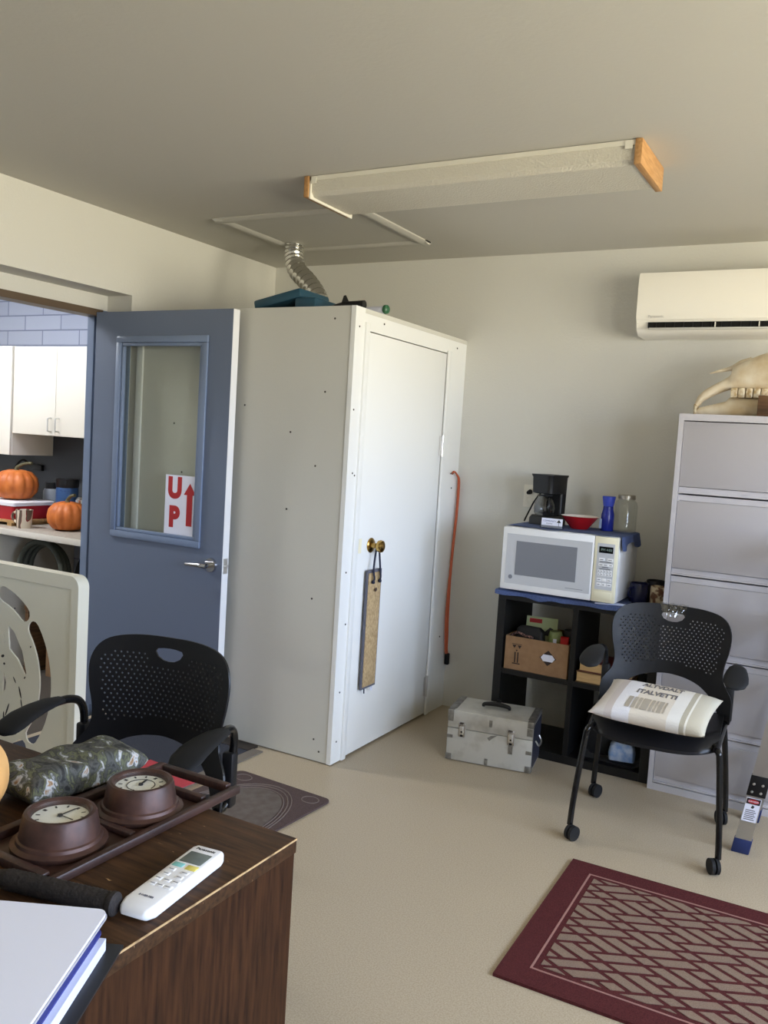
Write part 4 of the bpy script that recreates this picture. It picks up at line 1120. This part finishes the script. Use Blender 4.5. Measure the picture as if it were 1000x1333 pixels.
# ------------------------------------------------------------------ desk and the things on it
DX0, DX1, DY0, DY1, DZ = .95, 2.433, -3.92, -3.10, .75
dk = thing('wooden_desk', (DX1, DY1, 0), 0, 'dark worn wooden desk in the near left corner', 'desk')
dw, dh = DX1-DX0, DY1-DY0
MB().box(-dw, 0, -dh, 0, DZ-.026, DZ, bev=.0015).build('desktop', desk_m, dk)
MB().box(-.028, -.0015, -dh+.004, -.004, 0, DZ-.0265).build('side_panel', deskside_m, dk)
MB().box(-dw+.002, -dw+.03, -dh+.004, -.004, 0, DZ-.0265).build('side_panel', deskside_m, dk)
MB().box(-dw+.031, -.029, -.03, -.012, .12, DZ-.0265).build('modesty_panel', deskside_m, dk)
MB().box(-.0012, .0006, -dh, 0, DZ-.0035, DZ-.0005).build('worn_edge', worn_m, dk)['label'] = 'pale worn edge strip'

rk = thing('clock_plaque', (2.165, -3.28, DZ), 0, 'dark wooden plaque with two round bronze clocks lying flat on desk', 'clock')
def rail(x0, x1, y0, y1, z0=.002, z1=.017): return MB().box(x0, x1, y0, y1, z0, z1, bev=.003).build('rail', rack_m, rk)
rail(.070, .082, -.166, .262); rail(.060, .0695, -.166, .262, .002, .012); rail(-.118, -.100, -.166, .262)
rail(-.0995, .0595, -.166, -.150); rail(-.0995, .0595, .006, .020, .0042, .014); rail(-.0995, .0595, .178, .192); rail(-.0995, .0595, .246, .262)
MB().box(-.0995, .0595, -.1495, .1775, .0005, .0038).build('backboard', rack_m, rk)
def clock(cy, cx, dial_kind):
    o = thing('clock_case', (cx, cy, .004)); o.parent = rk
    MB().lathe([(0,0),(.072,0),(.074,.003),(.074,.008),(.069,.011),(.0665,.012),(.065,.017),(.062,.019),(.0565,.050),(.054,.055),(.049,.056),(.0455,.054),(.0435,.050),(.0435,.045)], n=56).build('housing', bronze_m, o)
    MB().lathe([(0,.0452),(.0434,.0452),(.0434,.0442),(0,.0442)], n=44).build('dial', dial_m, o)
    nm = MB()
    for k in range(12):
        a = k*PI/6
        M_ = T(.0355*math.cos(a), .0355*math.sin(a), .0453) @ Rz(a)
        nm.box(-.0034, .0034, -.0014-.001*(k % 3 == 0), .0014+.001*(k % 3 == 0), 0, .0004, M=M_)
    if dial_kind: nm.tube([(.024*math.cos(a), .024*math.sin(a), .0454) for a in [i*PI/10 for i in range(17)]], .0008, n=6, smooth=False)
    nm.build('numerals', print_m, o)
    hd = MB(); hd.cyl((0,0,.0453),(0,0,.0485),.0038,n=14)
    for (a, l, w_) in (((2.3,.030,.0014),(.75,.028,.0010)) if not dial_kind else ((2.6,.022,.0018),(2.65,.014,.0012))):
        hd.box(-.006, l, -w_, w_, .0468, .0475, M=Rz(a-.75))
    hd.build('hands', print_m, o)
    g_ = MB().lathe([(0,.0530),(.0432,.0530),(.0432,.0518),(0,.0518)], n=44); g_.build('glass', dialglass_m, o)
clock(-.068, -.018, 0); clock(.096, -.008, 1)

cf = MB()
def camo(u, v):
    a, b = u*2-1, v*2-1
    return None
cmo = thing('camouflage_pouch', (1.972, -3.172, DZ), math.radians(85), 'rolled camouflage fabric pouch lying behind the clocks on desk', 'pouch')
pb = pill(MB(), .130, .066, .030, 5.5, 36, 24)
for v in pb.bm.verts:
    v.co.z += .004*math.sin(v.co.x*60+v.co.y*30)*max(0, min(1, (v.co.z-.02)/.03)) ; v.co.z = max(v.co.z, .0005)
    v.co.z += .0
pb.build('fabric', camo_m, cmo, angle=70)

rmx = math.atan2(.186, .022)
rm = thing('remote_control', (2.381, -3.34, DZ), math.atan2(-3.243+3.4345, 2.3695-2.395)-PI/2, 'white air conditioner remote control lying on the desk edge', 'remote control')
RL, RWd = .098, .0275
secs = []
for (y, hw, z0, z1) in [(-RL,.018,.006,.012),(-RL+.006,.024,.002,.018),(-RL+.02,RWd,0,.020),(0,RWd,0,.021),(RL-.012,RWd,0,.022),(RL-.004,.0255,.001,.021),(RL,.022,.004,.018)]:
    r_ = min(.006, (z1-z0)/2-.0005); zc, hz = (z0+z1)/2, (z1-z0)/2
    pts = []
    for cx_, cz_, a0 in ((hw-r_,hz-r_,0),(-hw+r_,hz-r_,PI/2),(-hw+r_,-hz+r_,PI),(hw-r_,-hz+r_,1.5*PI)):
        for i in range(5):
            a = a0+PI/2*i/4; pts.append((cx_+r_*math.cos(a), y, zc+cz_+r_*math.sin(a)))
    secs.append(pts)
MB().loft(secs).build('body', remote_m, rm, angle=50)
MB().box(-.019, .019, .038, .072, .0205, .0222, bev=.0006).build('display', remlcd_m, rm)
text_mesh('Panasonic', .0085, T(0,.083,.0222), 'logo', print_m, rm)
MB().box(-.021, -.003, .022, .033, .0202, .0224, bev=.0008).build('button', key_teal_m, rm)
MB().box(.003, .021, .020, .033, .0202, .0224, bev=.0008).build('button', key_yellow_m, rm)
for (x, y) in [(-.013,.012),(.011,.010),(-.013,-.002),(.011,-.004),(-.0,-.018),(-.015,-.018),(.015,-.018),(-.013,-.034),(.0,-.034),(.013,-.034)]:
    b_ = MB().box(x-.0062, x+.0062, y-.0042, y+.0042, .0202, .0219, bev=.0008).build('button', remote_m, rm)
    MB().box(x-.004, x+.004, y-.0008, y+.0008, .0219, .0221).build('button_print', keytxt_m, b_)
text_mesh('INVERTER', .0055, T(0,-.066,.0207), 'marking', keytxt_m, rm)

wh = thing('wrapped_handle', (2.272, -3.462, DZ), math.atan2(.046,.198), 'dark cord wrapped cylindrical handle lying in front of the clocks', 'handle')
pts = []; rr_ = []
for i in range(60):
    x = -.105+i*.195/59; pts.append((x, 0, .0165)); rr_.append((.0155 if i % 2 else .0142)*min(1, .55+i*.05))
MB().tube(pts, rr_, n=18, smooth=False).build('grip', leather_m, wh, angle=80)
MB().lathe([(0,0),(.0158,0),(.0163,.002),(.0163,.008),(.014,.010),(0,.010)], M=T(.089,0,.0165)@Ry(PI/2), n=24).build('end_cap', leather_m, wh)
MB().tube([(-.105,0,.015),(-.15,.004,.006),(-.22,-.002,.004),(-.30,.01,.004)], .0035, n=8).build('cord', leather_m, wh)

ba = math.radians(26.5)
bn = thing('ring_binder', (2.432, -3.487, DZ+.001), ba, 'open black ring binder full of papers on the near desk edge', 'binder')
MB().box(-.27, 0, -.32, 0, 0, .004, bev=.001).build('back_cover', binderblk_m, bn)
MB().box(-.245, -.018, -.305, -.016, .0042, .020).build('paper_block', paperblue_m, bn)
MB().box(-.25, -.03, -.30, -.026, .0202, .030).build('paper_block', paper_m, bn)
MB().box(-.272, -.2705, -.32, 0, 0, .030).build('spine', binderblk_m, bn)
pm = MB().box(-.045, -.036, -.05, -.048, .0203, .0206); pm.build('page_print', print_m, bn) if False else pm.bm.free()
nb = thing('white_binder', (2.424, -3.508, DZ+.0315), ba, 'large white binder lying on top of the black ring binder', 'binder')
def rr2(x0, x1, y0, y1, r, z):
    pts = []
    for cx_, cy_, a0 in ((x1-r,y1-r,0),(x0+r,y1-r,PI/2),(x0+r,y0+r,PI),(x1-r,y0+r,1.5*PI)):
        for i in range(5): pts.append((cx_+r*math.cos(a0+PI/8*i), cy_+r*math.sin(a0+PI/8*i), z))
    return pts
x0_ = -.27
MB().loft([rr2(x0_,0,-.31,0,.012,.024), rr2(x0_,0,-.31,0,.012,.0275)]).build('front_cover', paper_m, nb)
MB().loft([rr2(x0_,-.004,-.31,-.002,.012,0), rr2(x0_,-.004,-.31,-.002,.012,.003)]).build('back_cover', mat('binder_blue_edge',(50,56,130),.5), nb)
MB().box(x0_+.01, -.012, -.30, -.012, .0032, .0205).build('paper_block', paperblue_m, nb)
MB().loft([rr2(x0_,.0015,-.31,.001,.012,.0208), rr2(x0_,.0015,-.31,.001,.012,.0238)]).build('liner', mat('binder_grey_edge',(168,166,172),.5), nb)

gd = thing('pale_gourd', (1.946, -3.396, DZ), 0, 'pale peach gourd standing on the desk at the left picture edge', 'gourd')
gd['label'] = 'pale peach gourd on the desk beside the camouflage pouch'
MB().lathe([(.086*math.sin(PI*k/20)**.8 if 0 < k < 20 else 0, .076-.076*math.cos(PI*k/20)) for k in range(21)], n=36, ribs=9, rib=.04).build('skin', gourd_m, gd, angle=80)
MB().tube([(0,0,.148),(.002,0,.165),(.008,.002,.178)], [.007,.005,.006], n=8).build('stem', stem_m, gd)

# ------------------------------------------------------------------ the room beyond the doorway
OZ = -.15; OY = -.20
struct(MB().box(-3.6, -.0, -4.6, OY, OZ-.1, OZ).build('floor_storeroom', mat('storeroom_floor',(70,64,58),.6)))
struct(MB().box(-3.6, -.26, OY, OY+.2, OZ, 2.7).build('wall_storeroom_back', brick_m))
struct(MB().box(-2.4, -.262, OY-.006, OY-.0005, .77, 1.33).build('trim_2', mat('slate_backsplash',(66,70,76),.5)))
struct(MB().box(-3.8, -3.6, -4.6, OY+.2, OZ, 2.7).build('wall_storeroom_left', wall_m))
struct(MB().box(-3.8, -.26, -4.8, -4.6, OZ, 2.7).build('wall_storeroom_front', wall_m))
struct(MB().box(-3.8, -.26, -4.8, OY+.2, 2.7, 2.8).build('ceiling_storeroom', ceil_m))
# upper cabinets
uy = -.52
def upper(name, x0, x1, z0, z1, y0, doors, label):
    o = thing(name, (x0, OY, z0), 0, label, 'cabinet', 'storeroom wall cabinets')
    MB().box(0, x1-x0, y0-OY, -.001, 0, z1-z0).build('body', upper_m, o)
    for a0, a1, hside in doors:
        dd = MB().box(a0+.002-x0, a1-.002-x0, y0-OY-.019, y0-OY-.0005, .002, z1-z0-.002, bev=.0015).build('cabinet_door', upper_m, o)
        hx = (a1-.035-x0) if hside > 0 else (a0+.035-x0)
        yy = y0-OY-.0195
        MB().tube([(hx,yy,.028),(hx,yy-.026,.032),(hx,yy-.028,.045),(hx,yy-.028,.095),(hx,yy-.026,.108),(hx,yy,.112)], .0045, n=8).build('handle', steel_m, dd)
upper('wall_cabinet', -2.35, -1.655, 1.19, 1.892, -.53, [(-2.35,-1.655,-1)], 'tall almond wall cabinet at the far left of the storeroom')
upper('wall_cabinet', -1.645, -.62, 1.332, 1.89, uy, [(-1.645,-1.245,1),(-1.245,-.62,-1)], 'shorter almond wall cabinet with two handled doors above the pumpkins')
ct = thing('kitchen_counter', (-2.4, OY, 0), 0, 'laminate counter holding the pumpkins in the room beyond the door', 'counter')
CT, CF = .765, -.84
MB().box(0, 2.1, CF-OY, -.001, CT-.035, CT, bev=.002).build('worktop', counter_m, ct)
MB().box(0, 2.1, CF-OY-.004, CF-OY-.0002, CT-.038, CT-.001, bev=.001).build('front_edge', countere_m, ct)
MB().box(2.0, 2.03, CF-OY+.03, -.002, OZ, CT-.0355).build('support_panel', upper_m, ct)
bcab = thing('base_cabinet', (-2.4, OY, OZ), 0, 'white base cabinet with drawers under the storeroom counter', 'cabinet')
MB().box(0, .98, CF-OY+.04, -.002, 0, CT-.036-OZ).build('body', upper_m, bcab)
for z0, z1 in ((.02,.50),(.505,.70),(.705,.872)):
    MB().box(.45, .975, CF-OY+.02, CF-OY+.039, z0, z1, bev=.002).build('drawer', upper_m, bcab)

def pumpkin(x, y, z, r, h, label, lean):
    o = thing('pumpkin', (x, y, z), random.random(), label, 'pumpkin', 'pumpkins on the storeroom counter')
    MB().lathe([(0,h*.05),(r*.35,0.002),(r*.7,h*.06),(r*.95,h*.28),(r,h*.5),(r*.93,h*.74),(r*.68,h*.93),(r*.35,h),(r*.12,h*.96),(0,h*.95)], n=72, ribs=12, rib=.09).build('skin', pump_m, o, angle=80)
    MB().tube([(0,0,h*.95),(.004,.0,h*1.08),(lean*.5,-.01,h*1.22),(lean,-.02,h*1.26)], [.017,.012,.009,.010], n=10).build('stem', stem_m, o)
cl_y = -.56
cool = thing('red_cooler', (-1.62, cl_y, CT+.0335), 0, 'red cooler box with white lid under the larger pumpkin', 'cooler')
MB().loft([rrect(.225,.15,.02,0), rrect(.235,.155,.02,.085)]).build('body', cooler_m, cool)
MB().loft([rrect(.24,.16,.02,.0855), rrect(.24,.16,.02,.105), rrect(.23,.15,.02,.112)]).build('lid', coolerl_m, cool)['label'] = 'white lid'
wb = MB()
for y in (-.16,-.05,.06): wb.box(-.28, .28, y, y+.10, .02, .033)
for x in (-.26,.0,.24): wb.box(x-.02, x+.02, -.16, .16, 0, .0199)
o = wb.build('wooden_board', board_m); o.location = (-1.63, cl_y-.02, CT)
tag(o, 'slatted wooden board under the red cooler', 'board')
pumpkin(-1.565, cl_y, CT+.0335+.1122, .138, .19, 'larger orange pumpkin standing on the red cooler lid', .12)
pumpkin(-1.04, -.60, CT, .118, .175, 'smaller orange pumpkin standing directly on the counter', .07)
cn = thing('candy_cane_mug', (-1.26, -.735, CT), 0, 'red and white striped mug on the counter before the canister', 'mug')
stripe_m = mat('mug_stripes', (214,208,196), .35)
def stripes(m):
    nt, b = nodes_of(m); tc = nt.nodes.new('ShaderNodeTexCoord'); wv = nt.nodes.new('ShaderNodeTexWave')
    wv.inputs['Scale'].default_value = 9; wv.inputs['Distortion'].default_value = 4
    nt.links.new(tc.outputs['Object'], wv.inputs['Vector'])
    r = ramp(nt, [(0,(206,194,172)),(.5,(120,24,30)),(.72,(90,80,66))], 'CONSTANT')
    nt.links.new(wv.outputs['Color'], r.inputs[0]); nt.links.new(r.outputs[0], b.inputs['Base Color'])
stripes(stripe_m)
MB().lathe([(0,0),(.04,0),(.043,.006),(.05,.112),(.047,.112),(.04,.01),(0,.008)], n=28).build('body', stripe_m, cn)
MB().tube([(-.047,0,.095),(-.085,-.01,.085),(-.09,-.012,.05),(-.045,0,.02)], .008, n=10).build('handle', stripe_m, cn)
bcn = thing('blue_canister', (-1.30, -.38, CT), 0, 'tall blue canister with black lid behind the striped mug', 'canister')
MB().lathe([(0,0),(.068,0),(.07,.005),(.07,.23),(.066,.24),(0,.24)], n=30).build('body', bluecan_m, bcn)
MB().lathe([(0,.2405),(.07,.2405),(.072,.25),(.072,.295),(0,.298)], n=30).build('lid', black_m, bcn)
jr = thing('storage_jar', (-1.50, -.33, CT), 0, 'pale jar with black lid beside the blue canister', 'jar')
MB().lathe([(0,0),(.055,0),(.058,.006),(.058,.20),(.05,.215),(0,.215)], n=26).build('body', mat('frosted_jar',(150,158,164),.3), jr)
MB().lathe([(0,.2155),(.047,.2155),(.047,.255),(0,.257)], n=26).build('lid', black_m, jr)
sh_ = thing('spice_shaker', (-1.13, -.42, CT), 0, 'small dark shaker with shiny top behind the smaller pumpkin', 'shaker')
MB().lathe([(0,0),(.036,0),(.036,.13),(.03,.15),(0,.15)], n=20).build('body', mat('dark_red_glass',(70,20,26),.2), sh_)
MB().lathe([(0,.1505),(.031,.1505),(.031,.175),(.018,.192),(0,.195)], n=20).build('top', chrome_m, sh_)
o2 = thing('power_strip', (-1.80, OY, 1.10), 0, 'black power socket with cable on the wall above the cooler', 'socket')
MB().box(-.06, .06, -.03, -.001, -.02, .02, bev=.004).build('block', black_m, o2)
MB().tube([(-.06,-.015,.01),(-.13,-.03,.045),(-.2,-.04,-.02),(-.24,-.05,-.14)], .007, n=8).build('cable', rubber_m, o2)
# hoses, cartons and a white coil under the counter
def coil(x, y, z, r, tr_, m, name, label, n=3):
    hb = MB()
    for k in range(n):
        pts = [(r*(1-.05*k)*math.cos(2*PI*i/36), (k-1)*tr_*1.9, r*(1-.05*k)*math.sin(2*PI*i/36)) for i in range(36)]
        hb.tube(pts, tr_, n=10, closed=True, smooth=False)
    o = hb.build(name, m, angle=70); o.location = (x, y, z)
    return tag(o, label, 'hose')
coil(-1.08, -.72, OZ+.66, .19, .017, hose_m, 'coiled_hose', 'grey green hose coiled under the storeroom counter')
coil(-.68, -.62, OZ+.66, .16, .026, rubber_m, 'rubber_hose', 'thick black rubber hose coiled beside the grey hose')
o = MB().box(-1.28, -.42, -.70, OY-.02, OZ+.40, OZ+.43).build('storage_shelf', brownwood_m); tag(o, 'brown shelf board under the storeroom counter carrying hoses', 'shelf')
o = MB().box(-1.27, -1.24, -.70, OY-.02, OZ, OZ+.3995).build('shelf_support', brownwood_m); tag(o, 'upright brown board holding up the left of the shelf', 'board')
o = MB().box(-.46, -.43, -.70, OY-.02, OZ, OZ+.3995).build('shelf_support', brownwood_m); tag(o, 'upright brown board holding up the right of the shelf', 'board')
bx2 = thing('carton', (-.82, -.66, OZ), 0, 'brown carton on the storeroom floor under the shelf', 'carton')
MB().box(-.3, .3, 0, .32, 0, .30, bev=.003).build('body', card_m, bx2)
coil(-.80, -.80, OZ+.36, .075, .007, mat('white_cable',(214,212,206),.5), 'white_cable', 'white cable coiled in front of the brown carton', 3)

# ------------------------------------------------------------------ daylight, storeroom lamp, camera
wd = bpy.data.worlds.new('World'); sc.world = wd; wd.use_nodes = True
nt = wd.node_tree; bg = nt.nodes['Background']
tc = nt.nodes.new('ShaderNodeTexCoord'); sp = nt.nodes.new('ShaderNodeSeparateXYZ')
r = nt.nodes.new('ShaderNodeValToRGB'); cr = r.color_ramp
cr.elements[0].position = .47; cr.elements[0].color = (1.0,.90,.75,1)
cr.elements[1].position = .53; cr.elements[1].color = (.67,.80,1.15,1)
mr = nt.nodes.new('ShaderNodeMapRange'); mr.inputs['From Min'].default_value = -1; mr.inputs['From Max'].default_value = 1
nt.links.new(tc.outputs['Generated'], sp.inputs[0]); nt.links.new(sp.outputs['Z'], mr.inputs[0])
nt.links.new(mr.outputs[0], r.inputs[0]); nt.links.new(r.outputs[0], bg.inputs['Color'])
bg.inputs['Strength'].default_value = 6.5
def portal(name, loc, rot, sx, sy):
    l = bpy.data.lights.new(name, 'AREA'); l.shape = 'RECTANGLE'; l.size = sx; l.size_y = sy
    l.cycles.is_portal = True
    o = bpy.data.objects.new(name, l); COL.objects.link(o); o.location = loc; o.rotation_euler = rot
for a0, a1 in WY: portal('window_daylight', (XR+.15, (a0+a1)/2, sum(WZ)/2), (0, PI/2, 0), WZ[1]-WZ[0], a1-a0)

tl = thing('tube_lamp', (-1.7, -1.9, 2.7), 0, 'lit tube lamp on the storeroom ceiling', 'ceiling light')
MB().box(-.62, .62, -.09, .09, -.05, -.001).build('housing', fix_m, tl)
em = bpy.data.materials.new('lit_tube'); em.use_nodes = True
nb_ = em.node_tree.nodes['Principled BSDF']; nb_.inputs['Emission Color'].default_value = (.95,.97,1,1); nb_.inputs['Emission Strength'].default_value = 8
MB().cyl((-.6,0,-.068),(.6,0,-.068),.016,n=12).build('tube', em, tl)
l = bpy.data.lights.new('storeroom_lamp', 'AREA'); l.shape = 'RECTANGLE'; l.size = 1.2; l.size_y = .16; l.energy = 17; l.color = (.97,.98,1)
o = bpy.data.objects.new('storeroom_lamp', l); COL.objects.link(o); o.location = (-1.7, -1.9, 2.6)

cam = bpy.data.cameras.new('camera'); co = bpy.data.objects.new('camera', cam); COL.objects.link(co); sc.camera = co
yaw, pitch, roll, fpx = 0.506525, 0.080122, 0.061170, 1127.694
cy, sy = math.cos(yaw), math.sin(yaw)
fw = Vector((-sy*math.cos(pitch), cy*math.cos(pitch), -math.sin(pitch))); rt = Vector((cy, sy, 0)); up = rt.cross(fw)
R_ = math.cos(roll)*rt+math.sin(roll)*up; U_ = -math.sin(roll)*rt+math.cos(roll)*up
co.matrix_world = Matrix(((R_.x,U_.x,-fw.x,3.21321),(R_.y,U_.y,-fw.y,-4.27480),(R_.z,U_.z,-fw.z,1.42),(0,0,0,1)))
cam.sensor_fit = 'VERTICAL'; cam.sensor_height = 36; cam.lens = 36*fpx/1333; cam.clip_start = .02; cam.clip_end = 100

vs_ = sc.view_settings
sc.display_settings.display_device = 'sRGB'
vs_.view_transform = 'Standard'; vs_.look = 'None'; vs_.gamma = 1; vs_.use_curve_mapping = False
vs_.exposure = 1.93
sc.cycles.use_denoising = True
sc.cycles.max_bounces = 10; sc.cycles.diffuse_bounces = 6; sc.cycles.transparent_max_bounces = 16
sc.cycles.sample_clamp_indirect = 6
